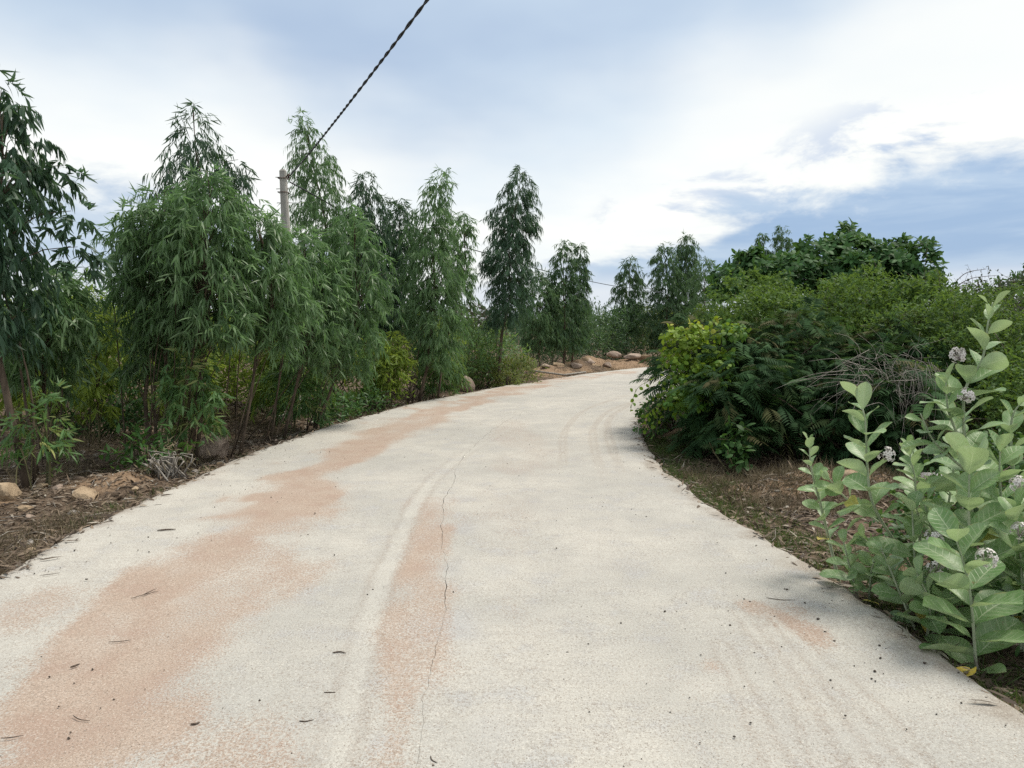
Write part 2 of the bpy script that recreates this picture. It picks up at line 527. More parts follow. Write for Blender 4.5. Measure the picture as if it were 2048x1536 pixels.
def axis(lo, hi, step, far, grow=1.16):
    a = list(np.arange(lo, hi + 1e-6, step))
    st = step
    v = hi
    while v < far:
        st *= grow
        v += st
        a.append(v)
    st, v = step, lo
    b = []
    while v > -far:
        st *= grow
        v -= st
        b.append(v)
    return np.array(b[::-1] + a)


gx, gy = axis(-8.5, 8.0, 0.075, 900), axis(1.5, 15.0, 0.075, 900, 1.05)
GX, GY = np.meshgrid(gx, gy)
sdg = road_sd(GX, GY).reshape(GX.shape)
GZ = gz(GX, GY, sdg)
nx, ny = len(gx), len(gy)
idx = np.arange(nx * ny).reshape(ny, nx)
quads = np.stack([idx[:-1, :-1], idx[:-1, 1:], idx[1:, 1:], idx[1:, :-1]], -1).reshape(-1, 4)
soil = np.zeros_like(GX)
for cx, cy, sx, sy, h in [(-3.95, 7.35, .45, .5, 1), (2.9, 7.1, .9, .5, 1.0), (-4.7, 6.6, .4, .35, .8), (3.1, 28.0, 3.0, 1.6, 1.2), (1.6, 25.3, 1.6, 1.2, 1.1), (5.4, 30.2, 2.0, 1.2, 1.1), (4.0, 5.6, 1.0, 1.0, .6), (2.6, 4.6, .6, .6, .5), (-3.5, 6.0, .5, 1.0, .35), (.7, 23.2, 1.5, 1.2, 1.0)]:
    soil = np.maximum(soil, h * np.exp(-(((GX - cx) / sx) ** 2 + ((GY - cy) / sy) ** 2)))
ground = obj('ground', mesh_np('ground', np.stack([GX, GY, GZ], -1), [quads], {'soil': soil.ravel()}), ground_material(), kind='structure')


# ------------------------------------------------------------------ road
def poly_dist(x, y, pts, n=160):
    c = spline(np.array(pts, float), n)
    d = np.full(x.shape, 1e9)
    wi = np.zeros(x.shape)
    for q in c:
        dd = np.hypot(x - q[0], y - q[1])
        k = dd < d
        d = np.where(k, dd, d)
        if c.shape[1] > 2:
            wi = np.where(k, q[2], wi)
    return d, wi


SAND1 = [(-1.55, 1.2, .32), (-1.61, 2.45, .34), (-1.76, 2.9, .38), (-1.83, 3.36, .41), (-1.83, 3.79, .42), (-1.82, 4.41, .42), (-1.88, 5.03, .36), (-1.9, 5.54, .38), (-1.91, 6.35, .42), (-1.98, 7.43, .36), (-1.92, 8.94, .38), (-1.57, 11.2, .5), (-1.12, 14.0, .45), (-0.16, 17.3, .5), (1.31, 20.46, .5), (3.6, 24, .4)]
SAND2 = [(-.40, 1.2, .15), (-.42, 2.44, .15), (-.44, 2.9, .17), (-.49, 3.36, .18), (-.54, 4.0, .17), (-.59, 4.7, .15), (-.66, 5.4, .13), (-.68, 6.35, .08)]
TRACK = [(-.58, 1.2), (-.61, 2.44), (-.65, 2.9), (-.69, 3.36), (-.75, 4.0), (-.78, 4.91), (-.81, 6.17), (-.73, 7.56), (-.4, 9.32), (.2, 11.5), (1.0, 13.8)]
RTRACK = [[(1.26, 3.96), (1.26, 3.42), (1.24, 2.9), (1.2, 2.44), (1.15, 1.2)], [(1.19, 3.89), (1.19, 3.42), (1.16, 2.9), (1.08, 2.44), (1.0, 1.2)], [(.98, 3.42), (.95, 2.9), (.91, 2.44), (.85, 1.2)], [(1.33, 4.0), (1.35, 3.42), (1.4, 2.9), (1.4, 2.44), (1.4, 1.2)]]
FTRACK = [[(.9, 7.0), (1.0, 9.0), (1.25, 11.2), (1.9, 13.6), (3.2, 16.2)], [(1.12, 7.6), (1.3, 10.0), (1.62, 12.2), (2.4, 14.6)], [(.55, 8.0), (.75, 10.5), (1.3, 13.2), (2.4, 15.9)]]


def smooth(e0, e1, v):
    q = np.clip((v - e0) / (e1 - e0), 0, 1)
    return q * q * (3 - 2 * q)


def road_attrs(x, y, s, u):
    wob = (fbm(x * 2.2, y * 1.1, 4.0, 4) - .5)
    d, w = poly_dist(x, y, SAND1)
    sand = smooth(1.0, -.9, (d - w) / .30 + wob * 3.6)
    sand *= (.30 + 1.05 * fbm(x * 1.8, y * 1.0, 8.0, 4)) * (1 + .35 * smooth(.1, -.25, x - np.interp(y, [q[1] for q in SAND1], [q[0] for q in SAND1])))
    d, w = poly_dist(x, y, SAND2)
    s2 = smooth(1.0, -1.2, (d - w) / .09 + wob * 6)
    sand = np.maximum(sand, s2 * (.1 + 1.0 * fbm(x * 3, y * 2.2, 2.0, 3)))
    for cx, cy, r, a in [(1.27, 3.87, .10, .7), (1.38, 3.70, .10, .8), (1.46, 3.58, .10, .7), (.89, 3.21, .09, .7), (1.5, 3.85, .09, .5), (-2.5, 3.9, .25, .5), (-.9, 2.4, .2, .5)]:
        sand = np.maximum(sand, a * smooth(1.5, .3, np.hypot(x - cx, (y - cy) * .6) / r + wob * 3))
    sand = np.maximum(sand, .3 * smooth(.60, .8, fbm(x * 1.0 + 9, y * .45, 5.0, 4)))
    tr = np.zeros_like(x)
    d, _ = poly_dist(x, y, TRACK)
    fade = smooth(12.5, 5, y) * (.45 + .55 * vnoise(x * 2, y * .9, 11.0))
    tr = np.maximum(tr, smooth(.060, .035, d + wob * .02) * fade)
    ed = smooth(.03, .008, np.abs(d - .075 + wob * .03)) * fade * .8
    for p in RTRACK:
        d, _ = poly_dist(x, y, p)
        k = smooth(4.05, 3.6, y)
        tr = np.maximum(tr, .5 * smooth(.05, .008, d + wob * .03) * k * (.4 + .8 * vnoise(x * 3, y * 3, 2.0)))
        ed = np.maximum(ed, .75 * smooth(.025, .006, np.abs(d - .045 + wob * .04)) * k)
    for p in FTRACK:
        d, _ = poly_dist(x, y, p)
        ed = np.maximum(ed, .85 * smooth(.035, .008, np.abs(d + wob * .04 - .03)) * smooth(6.5, 9, y))
        tr = np.maximum(tr, .5 * smooth(.10, .04, d) * smooth(6.5, 9, y))
    tr = np.maximum(tr, .75 * smooth(.10, -.05, u - .155 + wob * .22) * smooth(.42, .6, fbm(x * 2.5, y * 2.5, 14.0, 4)))
    grime = np.maximum(smooth(.035, .0, u + (fbm(s * 5, u * 30, 2.0, 3) - .5) * .05), smooth(.955, 1.0, u + (fbm(s * 5, u * 30, 8.0, 3) - .5) * .07))
    d, _ = poly_dist(x, y, [(-.27, 1.2), (-.28, 3.36), (-.33, 4.15), (-.46, 5.7), (-.64, 8)])
    damp = smooth(.30, .0, d + wob * .9) * smooth(.5, .75, fbm(x * 2.2, y * 2.2, 21.0, 3)) * smooth(8, 6, y)
    return dict(sand=np.clip(sand, 0, 1) * (1 - .9 * tr), track=tr, edge=np.clip(ed, 0, 1), grime=grime, damp=damp)


def road_material():
    m = bpy.data.materials.new('concrete')
    m.use_nodes = True
    t = NT(m.node_tree)
    at = lambda n: t.n('ShaderNodeAttribute', attribute_name=n)
    pos = t.n('ShaderNodeNewGeometry').outputs['Position']
    rc = at('rc').outputs['Vector']
    sand, track, edge, grime, damp = [at(k).outputs['Fac'] for k in ('sand', 'track', 'edge', 'grime', 'damp')]
    n_lo = t.noise(pos, 0.55, 5.0, 0.6)
    n_md = t.noise(pos, 3.2, 6.0, 0.65)
    n_hi = t.noise(pos, 55.0, 4.0, 0.7)
    n_gr = t.noise(pos, 190.0, 2.0, 0.6)
    broom = t.noise(t.vmul(rc, (2.2, 34.0, 1.0)), 1.0, 5.0, 0.65, 0.4)
    base = t.mix(t.rng(n_lo, 0.35, 0.65), (0.385, 0.38, 0.35), (0.475, 0.46, 0.415))
    base = t.mix(t.m('MULTIPLY', t.rng(n_md, 0.50, 0.68), 0.6), base, (0.39, 0.40, 0.405))
    base = t.mix(t.m('MULTIPLY', t.rng(broom, 0.42, 0.70), 0.34), base, (0.36, 0.35, 0.33))
    base = t.mix(t.m('MULTIPLY', damp, 0.45), base, (0.36, 0.37, 0.385))
    blot = t.noise(pos, 1.25, 7.0, 0.68, 0.5)
    base = t.mix(t.m('MULTIPLY', t.rng(blot, 0.50, 0.66), 0.24), base, (0.33, 0.325, 0.315))
    base = t.mix(t.m('MULTIPLY', t.rng(blot, 0.46, 0.34), 0.25), base, (0.54, 0.52, 0.465))
    sc = t.mix(t.rng(n_md, 0.35, 0.65), (0.335, 0.228, 0.172), (0.415, 0.318, 0.248))
    n_f = t.noise(pos, 95.0, 3.0, 0.75)
    sf = t.rng(t.m('ADD', t.m('ADD', sand, t.m('MULTIPLY', t.m('SUBTRACT', n_f, 0.5), 2.0)), t.m('MULTIPLY', t.m('SUBTRACT', t.m('ADD', t.m('MULTIPLY', n_hi, 0.6), t.m('MULTIPLY', n_md, 0.4)), 0.5), 1.5)), 0.15, 0.75)
    base = t.mix(t.m('MULTIPLY', sf, 0.82), base, sc)
    base = t.mix(t.m('MULTIPLY', track, 0.38), base, (0.52, 0.505, 0.455))
    base = t.mix(t.m('MULTIPLY', t.m('MULTIPLY', edge, t.rng(n_hi, 0.35, 0.6)), 0.55), base, (0.27, 0.22, 0.18))
    base = t.mix(t.m('MULTIPLY', t.m('MULTIPLY', grime, t.rng(n_md, 0.3, 0.6)), 0.8), base, (0.25, 0.21, 0.17))
    # grain and grit
    base = t.mix(t.m('MULTIPLY', t.rng(n_gr, 0.52, 0.70), t.m('ADD', 0.16, t.m('MULTIPLY', sand, 0.35))), base, (0.20, 0.145, 0.105))
    dens = t.m('ADD', t.m('ADD', 0.36, t.m('MULTIPLY', sand, 0.25)), t.m('ADD', t.m('MULTIPLY', t.m('SUBTRACT', n_lo, 0.45), 0.9), t.m('MULTIPLY', edge, 0.35)))
    dens = t.m('MULTIPLY', dens, t.m('SUBTRACT', 1.0, t.m('MULTIPLY', track, 0.3)))
    for sc_, rad in ((58.0, 0.20), (120.0, 0.34)):
        v = t.n('ShaderNodeTexVoronoi', ins={'Scale': sc_, 'Vector': pos})
        cs = t.n('ShaderNodeSeparateColor', ins={0: v.outputs['Color']})
        on = t.m('LESS_THAN', cs.outputs[0], dens)
        dot = t.m('MULTIPLY', on, t.rng(v.outputs['Distance'], t.m('MULTIPLY', t.m('ADD', 0.5, cs.outputs[1]), rad), rad * 0.3))
        base = t.mix(t.m('MULTIPLY', dot, 0.85), base, t.mix(cs.outputs[2], (0.12, 0.10, 0.085), (0.26, 0.18, 0.13)))
    base = t.mix(t.m('MULTIPLY', t.rng(n_f, 0.40, 0.72), t.rng(n_md, 0.30, 0.62, 0.35, 1.25)), base, t.mix(0.46, base, (0.15, 0.12, 0.095)))
    base = t.mix(t.rng(t.noise(pos, 130.0, 2.0, 0.7), 0.52, 0.72), base, t.mix(0.35, base, (0.75, 0.73, 0.66)))
    h = t.m('ADD', t.m('MULTIPLY', broom, 0.7), t.m('ADD', t.m('MULTIPLY', n_hi, 0.6), t.m('MULTIPLY', n_gr, 0.3)))
    bp = t.n('ShaderNodeBump', ins={'Height': h, 'Strength': 0.8, 'Distance': 0.012})
    p = t.n('ShaderNodeBsdfPrincipled', ins={'Base Color': base, 'Roughness': 0.9, 'Normal': bp.outputs[0], 'Specular IOR Level': 0.15})
    t.n('ShaderNodeOutputMaterial', ins={0: p.outputs[0]})
    return m


M['concrete'] = road_material()
M['joint'] = bark_mat('joint_dirt', (0.035, 0.030, 0.026), (0.09, 0.075, 0.06), 50, (1, 1, 1))
road = bpy.data.objects.new('road', None)
COL.objects.link(road)
road['kind'] = 'structure'
JU = 0.54


def slab(s0, s1, side):
    step = 0.035 if s1 < 9.5 else (0.06 if s1 < 16 else 0.15)
    s = np.linspace(s0, s1, max(8, int((s1 - s0) / step)))
    nu = 74 if s1 < 16 else 36
    a, b = edges_at(s)
    e = (fbm(s * 1.2, 40.0, 0, 3) - .5) * .008 + (fbm(s * 22.0, 41.0, 0, 3) - .5) * .0035          # the joint wanders a little
    gap = .0005 + .0020 * np.clip(fbm(s * 3.1, 12.0, 0, 3) * 2.6 - .75, 0, 1) * smooth(2.9, 4.0, s)
    w = np.linalg.norm(b - a, axis=1)
    ju = JU + e / w
    if side == 0:
        u = np.linspace(0, 1, nu)[None, :] * (ju - gap / w)[:, None]
    else:
        u0 = (ju + gap / w)[:, None]
        u = u0 + np.linspace(0, 1, nu)[None, :] * (1 - u0)
    X = a[:, None, 0] * (1 - u) + b[:, None, 0] * u
    Y = a[:, None, 1] * (1 - u) + b[:, None, 1] * u
    Sg = np.broadcast_to(s[:, None], X.shape)
    Z = (fbm(X * .8, Y * .8, 30.0, 3) - .5) * .02 + (fbm(X * 7, Y * 7, 31.0, 3) - .5) * .006
    d_out = (u if side == 0 else 1 - u) * w[:, None]
    Z = Z - .03 * np.clip(1 - d_out / .07, 0, 1) ** 2      # rounded outer edge
    at = road_attrs(X, Y, Sg, u)
    rc = np.stack([(u - .5) * w[:, None], Sg, Z * 0], -1)
    n, k = X.shape
    V = np.stack([X, Y, Z], -1).reshape(-1, 3)
    ix = np.arange(n * k).reshape(n, k)
    Q = [np.stack([ix[:-1, :-1], ix[:-1, 1:], ix[1:, 1:], ix[1:, :-1]], -1).reshape(-1, 4)]
    ring = np.concatenate([ix[0, :], ix[1:, -1], ix[-1, -2::-1], ix[-2:0:-1, 0]])
    base = len(V)
    up_, low = V[ring].copy(), V[ring].copy()
    low[:, 2] -= .19
    V = np.vstack([V, low, up_])
    m_ = len(ring)
    j = np.arange(m_)
    j2 = (j + 1) % m_
    Q.append(np.stack([base + m_ + j2, base + m_ + j, base + j, base + j2], -1))
    attrs = {q: np.concatenate([v.ravel(), np.ones(2 * m_) if q == 'grime' else np.zeros(2 * m_)]) for q, v in at.items()}
    attrs['rc'] = np.vstack([rc.reshape(-1, 3), rc.reshape(-1, 3)[ring], rc.reshape(-1, 3)[ring]])
    o = obj('concrete_slab', mesh_np('concrete_slab', V, Q, attrs), M['concrete'], road)
    return o


SJ = [-6.9, 0.6, 5.65, 10.7, 15.8, 20.9, 26.0, 31.1, 36.2, 41.3, 46.4, ARC[-1] - .1]
for i in range(len(SJ) - 1):
    for side in (0, 1):
        slab(SJ[i] + .0003, SJ[i + 1] - .0003, side)
# dirt packed into the joints, just below the surface
jf = Fol()
s = np.linspace(-6.8, ARC[-1] - .2, 900)
a, b = edges_at(s)
c = a * (1 - JU) + b * JU
dn = norm(b - a) * .05
V = np.concatenate([np.c_[c - dn, np.full(len(s), -.035)], np.c_[c + dn, np.full(len(s), -.035)]])
n = len(s)
i = np.arange(n - 1)
jf.raw(V, [], np.stack([i, n + i, n + i + 1, i + 1], -1), .5)
for sj in SJ[1:-1]:
    a, b = edges_at(np.array([sj - .03, sj + .03]))
    jf.raw(np.array([(*a[0], -.045), (*b[0], -.045), (*b[1], -.045), (*a[1], -.045)]), [], [(0, 1, 2, 3)], .5)
obj('joint_filler', jf.mesh('joint_filler'), M['joint'], road)

# ------------------------------------------------------------------ eucalyptus trees
def crown_rows(rows):
    r = np.array(sorted(rows), float)
    return r[:, 0], r[:, 1], r[:, 2]


def euc_leaves(fol, rows, cy, n, per, L, W, g, wide=.22, depth=1.0, tb=0.0, down=1.0, bough=24, fillin=.62):
    z, cx, rr = crown_rows(rows)
    zz = np.linspace(z[0], z[-1], 200)
    pdf = np.interp(zz, z, rr) ** .95 + .02
    nb = max(7, n // bough)
    zb = np.interp((np.arange(nb) + g.rand(nb)) / nb, np.cumsum(pdf) / pdf.sum(), zz)
    ab = np.arange(nb) * 2.39996 + g.rand(nb) * 1.6
    rb = np.interp(zb, z, rr) * (.48 + .62 * g.rand(nb))
    k = g.choice(nb, n, p=(rb + .06) / (rb + .06).sum())     # every cluster sits on a bough
    f = (.22 + .80 * g.rand(n) ** .75) * np.ones(n)
    an = ab[k] + g.randn(n) * .20 / (.3 + f)
    r = rb[k] * f
    sag = np.maximum(.12, rb[k] * .55)
    fill = g.rand(n) < fillin                              # the rest fill the column between the boughs
    zf = np.interp(g.rand(n), np.cumsum(pdf) / pdf.sum(), zz)
    af = g.rand(n) * 2 * math.pi
    rf = np.interp(zf, z, rr) * (.35 + .85 * vnoise(np.cos(af) * 2.6 + 7, np.sin(af) * 2.6 + cy, zf * 4.0)) * np.maximum(.1, g.rand(n) ** .5)
    an, r = np.where(fill, af, an), np.where(fill, rf, r)
    zs = zb[k] + sag * (.75 * f - .85 * f ** 2.2) + g.randn(n) * .055 - np.abs(g.randn(n)) * .10 * (f > .5)
    zs = np.where(fill, zf, zs)
    o = np.stack([np.cos(an), np.sin(an) * depth, np.zeros(n)], -1)
    P = np.stack([np.interp(zs, z, cx), np.full(n, cy), zs + .06], -1) + o * r[:, None]
    t = np.linspace(.1, 1, per)[None, :, None]
    tw = (.10 + .16 * g.rand(n))[:, None, None] * (L / .17) * np.clip(.35 + rb[k] * 2.0, 0, 1)[:, None, None]
    o2 = norm(o + np.stack([g.randn(n) * .5, g.randn(n) * .5, .25 + .3 * g.randn(n)], -1))
    Q = P[:, None] + o2[:, None] * tw * t - np.array([0, 0, 1.0]) * (tw * t ** 2 * .7)
    fan = (g.rand(n) < wide)[:, None, None]
    rd = g.randn(n, per, 3)
    rd[..., 2] *= .5
    dn = np.where(fan, .45 + .3 * g.rand(n, per, 1), 1.0 + .5 * g.rand(n, per, 1)) * down
    topness = np.clip((zs - z[-1] + .6) / .6, 0, 1)[:, None, None] * .95 
    D = o2[:, None] * np.where(fan, .55, .35) + rd * np.where(fan, .55, .34) + np.array([0, 0, -1.0]) * (dn - topness)
    N = norm(o2[:, None] * .6 + g.randn(n, per, 3) * .7 + np.array([0, 0, .5]))
    tint = np.clip(.10 + .30 * g.rand(n, 1) + .22 * g.rand(nb)[k][:, None] + .22 * g.rand(n, per) + np.where(fan[..., 0], .34, 0) + tb, 0, 1)
    LL = L * (.65 + .6 * g.rand(n, per)) * np.clip(.55 + rb[k] * 1.5, 0, 1)[:, None]
    fol.add('lance', Q.reshape(-1, 3), D.reshape(-1, 3), N.reshape(-1, 3), LL.ravel(), (W * (.7 + .6 * g.rand(n, per))).ravel(), tint.ravel(), bend=(.05 + .25 * g.rand(n * per)))
    return P


def euc_tree(label, base, rows, n, per=11, L=.17, W=.024, mat='euc', seed=1, stems=1, r0=.03, wide=.22, group=None, extra=(), branches=45, tb=0.0, name='eucalyptus_tree', bark='bark', down=1.0, cat='tree', depth=1.0):
    g = rs(seed)
    n, W, L = int(n * 2.0), W * .72, L * .92
    bx, by = base
    bz = G(bx, by) - .04
    root = thing(name, (bx, by, bz), label, cat, group)
    z, cx, rr = crown_rows(rows)
    fol, wood = Fol(), Fol()
    P = euc_leaves(fol, rows, by, n, per, L, W, g, wide, depth, tb, down)
    for ex in extra:                      # single boughs that stick out: (z, x, r) rows of their own, centred on (dy)
        euc_leaves(fol, ex[1], by + ex[0], ex[2], per, L, W, g, .1, .5, tb, down)
        zc_, xc_, _ = crown_rows(ex[1])
        p1 = np.array([xc_.mean(), by + ex[0], zc_.max()])
        p0 = np.array([np.interp(p1[2] - .35, z, cx), by, p1[2] - .35])
        tube(wood, spline([p0, (p0 + p1) / 2 + [0, 0, .12], p1], 6), np.linspace(.010, .003, 6), 4)
    zt = z[-1]
    k = 12
    zz = np.linspace(bz, zt - .22, k)
    blend = np.clip((zz - bz) / max(z[0] + .8 - bz, .6), 0, 1)
    xx = bx * (1 - blend) + np.interp(zz, z, cx) * blend
    tr = np.stack([xx + (vnoise(zz * 1.7, seed) - .5) * .09, by + (vnoise(zz * 1.5, seed + 9) - .5) * .10, zz], -1)
    tube(wood, tr, np.linspace(r0, .004, k), 7)
    for s_ in range(stems - 1):
        q = P[g.randint(len(P))]
        b0 = np.array([bx - abs(g.randn()) * .2 + .04, by + g.randn() * .2, bz])
        m1 = b0 * .6 + q * .4 + np.array([g.randn() * .05, g.randn() * .05, .15])
        tube(wood, spline([b0, m1, q], 8), np.linspace(max(.008, r0 * .42), .003, 8), 5)
    for b_ in range(branches):
        q = P[g.randint(len(P))]
        h = max(q[2] - .25 - .5 * np.hypot(q[0] - np.interp(q[2], z, cx), q[1] - by), bz + .4)
        p0 = np.array([np.interp(h, tr[:, 2], tr[:, 0]), np.interp(h, tr[:, 2], tr[:, 1]), h])
        mid = (p0 + q) / 2 + np.array([0, 0, .12])
        tube(wood, spline([p0, mid, q], 5), np.linspace(.007, .002, 5), 3)
    obj('trunk', wood.mesh('trunk'), M[bark], root)
    obj('crown', fol.mesh('crown'), M[mat], root, kind='stuff')
    return root


euc_tree('dark big-leaved young eucalyptus cut off by the left edge of the picture', (-4.98, 7.6),
         [(3.95, -5.08, .08), (3.5, -5.03, .34), (3.04, -5.05, .50), (2.6, -5.15, .52), (2.15, -5.15, .45), (1.75, -5.25, .58), (1.3, -5.3, .45)],
         210, 11, .18, .040, 'euc_dark', 3, stems=3, r0=.045, wide=.1, tb=.05, branches=60,
         extra=[(-.1, [(2.62, -4.3, .05), (2.5, -4.35, .24), (2.38, -4.38, .16)], 14), (0.0, [(2.28, -4.33, .08), (2.12, -4.38, .28), (1.95, -4.35, .2)], 18), (.1, [(3.1, -4.55, .08), (2.95, -4.5, .2), (2.8, -4.5, .16)], 12)])
euc_tree('lighter eucalyptus sapling with drooping leaves below the dark leftmost tree', (-5.25, 8.5),
         [(2.12, -5.19, .17), (1.78, -5.18, .46), (1.44, -5.17, .60), (1.1, -5.3, .45), (.8, -5.41, .3)], 200, 10, .18, .032, 'euc', 5, stems=4, r0=.03)
euc_tree('thin dark spire of a eucalyptus rising above the dense clump left of the pole', (-4.5, 10.5),
         [(4.46, -4.31, .06), (4.09, -4.34, .29), (3.62, -4.29, .56), (3.22, -4.2, .70), (2.74, -4.24, .63), (2.0, -4.3, .5)], 300, 9, .17, .022, 'euc_dark', 7, stems=2, r0=.035, wide=.03, down=.9,
         extra=[(-.1, [(3.74, -3.75, .04), (3.6, -3.72, .16), (3.4, -3.7, .2)], 14)])
euc_tree('dense round-topped eucalyptus sapling in the middle of the clump left of the pole', (-3.75, 8.8),
         [(3.22, -3.52, .10), (2.95, -3.50, .40), (2.5, -3.52, .56), (2.0, -3.55, .60), (1.6, -3.5, .54), (1.28, -3.49, .36)], 350, 11, .17, .026, 'euc', 9, stems=8, r0=.026, branches=80, wide=.3)
euc_tree('pointed eucalyptus sapling on the left of the dense clump, leaning slightly left', (-4.2, 9.0),
         [(3.1, -4.12, .08), (2.8, -4.1, .34), (2.35, -4.12, .50), (1.9, -4.12, .52), (1.5, -4.1, .46), (1.2, -4.1, .30)], 270, 11, .17, .026, 'euc', 10, stems=6, r0=.024, branches=60, wide=.25, tb=-.06)
euc_tree('slim eucalyptus sapling on the right of the dense clump, next to the pole', (-3.45, 9.4),
         [(3.0, -3.18, .08), (2.72, -3.12, .30), (2.35, -3.05, .44), (2.0, -2.95, .50), (1.6, -2.95, .44), (1.15, -3.0, .28)], 280, 11, .17, .026, 'euc', 12, stems=6, r0=.024, branches=60, wide=.3, tb=.04)
euc_tree('slender eucalyptus sapling forming the outer left shoulder of the dense clump', (-4.49, 9.2),
         [(2.93, -4.55, .15), (2.71, -4.5, .36), (2.29, -4.55, .4), (1.8, -4.54, .4), (1.32, -4.5, .34), (.83, -4.45, .22)], 230, 11, .17, .026, 'euc', 11, stems=3, r0=.028, wide=.25, tb=.04)
euc_tree('tall pointed eucalyptus directly behind the concrete utility pole', (-3.75, 15.6),
         [(5.75, -4.28, .08), (5.15, -4.12, .42), (4.55, -4.02, .60), (3.95, -3.86, .74), (3.25, -3.76, .92), (2.42, -3.76, .92), (1.6, -3.76, .7)], 640, 11, .17, .022, 'euc', 13, stems=2, r0=.05, wide=.08, tb=-.08, branches=80)
euc_tree('weeping eucalyptus sapling in front of the foot of the utility pole', (-3.25, 10.5),
         [(2.78, -2.90, .10), (2.55, -2.88, .36), (2.2, -2.88, .56), (1.85, -2.85, .60), (1.4, -2.8, .52), (.95, -2.8, .36)], 310, 11, .165, .025, 'euc', 15, stems=6, r0=.025, branches=70, wide=.3)
euc_tree('weeping eucalyptus sapling just right of the pole foot, its leaves hanging lowest', (-2.98, 11.2),
         [(3.2, -2.35, .10), (2.85, -2.35, .36), (2.4, -2.32, .52), (1.9, -2.3, .56), (1.35, -2.35, .50), (.75, -2.4, .34)], 310, 11, .165, .025, 'euc', 16, stems=6, r0=.025, branches=70, wide=.25, tb=-.05)
euc_tree('slim pointed eucalyptus standing right of the pole tree, second spire along the row', (-3.2, 16),
         [(4.66, -3.08, .06), (4.12, -3.03, .38), (3.49, -2.99, .55), (2.87, -3.05, .69), (2.03, -3.07, .64), (1.2, -3.02, .51)], 480, 10, .18, .025, 'euc_dark', 17, r0=.04, wide=.05, tb=.05)
euc_tree('low dark eucalyptus between two taller pointed ones in the middle of the row', (-2.48, 16.5),
         [(4.2, -2.46, .06), (3.77, -2.43, .31), (3.13, -2.49, .49), (2.26, -2.56, .55), (1.4, -2.57, .49)], 380, 10, .18, .025, 'euc_dark', 19, r0=.035, wide=.05)
euc_tree('tall full eucalyptus leaning right above the rounded boulder', (-1.95, 15.2),
         [(4.55, -1.33, .05), (4.08, -1.49, .30), (3.59, -1.59, .46), (3.0, -1.59, .63), (2.2, -1.55, .67), (1.5, -1.61, .61), (.69, -1.56, .35)], 600, 11, .18, .024, 'euc', 21, stems=5, r0=.035, wide=.12, branches=80)
euc_tree('small hanging eucalyptus top beside the tall one leaning over the boulder', (-1.6, 15.8),
         [(3.83, -.98, .08), (3.37, -1.03, .25), (2.64, -.98, .25), (1.95, -1.01, .17)], 130, 10, .18, .023, 'euc', 23, r0=.025, wide=.05)
euc_tree('solitary tall eucalyptus with bare lower trunk standing at the outside of the bend', (-.36, 19.2),
         [(5.44, .26, .06), (4.97, .20, .35), (4.36, .07, .53), (3.74, -.05, .66), (3.13, -.08, .73), (2.5, -.05, .66), (1.88, -.11, .53), (1.44, -.24, .36)], 560, 11, .20, .026, 'euc_dark', 25, stems=2, r0=.05, wide=.05, tb=.12, branches=90)
euc_tree('medium eucalyptus with two blunt tops, next right of the solitary tall one', (1.76, 26),
         [(4.37, 1.78, .1), (3.72, 1.73, .38), (3.04, 1.74, .61), (2.02, 1.79, .78), (.7, 1.84, .69)], 360, 10, .22, .034, 'euc_far', 27, r0=.05, wide=.05, tb=-.1)
euc_tree('narrow eucalyptus top rising close behind the blunt two-topped tree', (2.1, 26.6),
         [(4.34, 2.41, .09), (3.77, 2.38, .25), (3.07, 2.38, .39), (2.0, 2.3, .39)], 150, 10, .22, .034, 'euc_far', 29, r0=.04, wide=.05, tb=-.1)
euc_tree('pale green weeping sapling right of the solitary tall eucalyptus', (.9, 25.6),
         [(3.3, .93, .17), (2.7, .95, .6), (1.75, .95, .9), (1.1, 1.0, .95), (.6, 1.0, .6)], 420, 10, .2, .026, 'euc_pale', 31, stems=3, r0=.03, wide=.15, tb=-.1)
euc_tree('small cone-shaped eucalyptus far along the road, left of the twin-topped far tree', (5.15, 34),
         [(4.52, 5.34, .11), (3.74, 5.31, .57), (2.62, 5.27, .86), (1.1, 5.22, .77)], 320, 10, .24, .038, 'euc_far', 33, r0=.05, wide=.05, tb=-.1)
euc_tree('large far eucalyptus, left half of the twin-topped pair beyond the bush', (6.8, 32.5),
         [(4.97, 6.49, .17), (4.24, 6.57, .6), (3.19, 6.69, .96), (1.92, 6.71, 1.07), (.5, 6.73, .85)], 460, 10, .24, .038, 'euc_far', 35, r0=.06, wide=.05, tb=-.05)
euc_tree('large far eucalyptus, taller right half of the twin-topped pair beyond the bush', (7.6, 33.4),
         [(5.44, 7.69, .13), (4.75, 7.7, .48), (3.68, 7.66, .70), (2.2, 7.68, .66)], 320, 10, .24, .038, 'euc_far', 37, r0=.06, wide=.05, tb=-.02)
euc_tree('yellowish loose sapling beside the far twin-topped eucalyptus pair', (7.24, 30.3),
         [(4.2, 7.73, .19), (3.5, 7.75, .6), (2.2, 7.75, .8), (1.0, 7.75, .6)], 260, 9, .2, .03, 'euc_pale', 39, r0=.04, wide=.1)
euc_tree('far eucalyptus tip above the broad-leaved tree, the left of two', (11.4, 36.5),
         [(6.1, 12.05, .1), (5.6, 12.03, .36), (4.6, 12.0, .5), (2.6, 12.0, .5)], 170, 10, .24, .038, 'euc_far', 41, r0=.05, wide=.05)
euc_tree('far eucalyptus tip above the broad-leaved tree, the rounder right one of two', (12.7, 36.5),
         [(6.2, 13.0, .16), (5.6, 12.97, .46), (4.6, 12.9, .58), (2.6, 12.9, .5)], 190, 10, .24, .038, 'euc_far', 43, r0=.05, wide=.05, tb=.1)

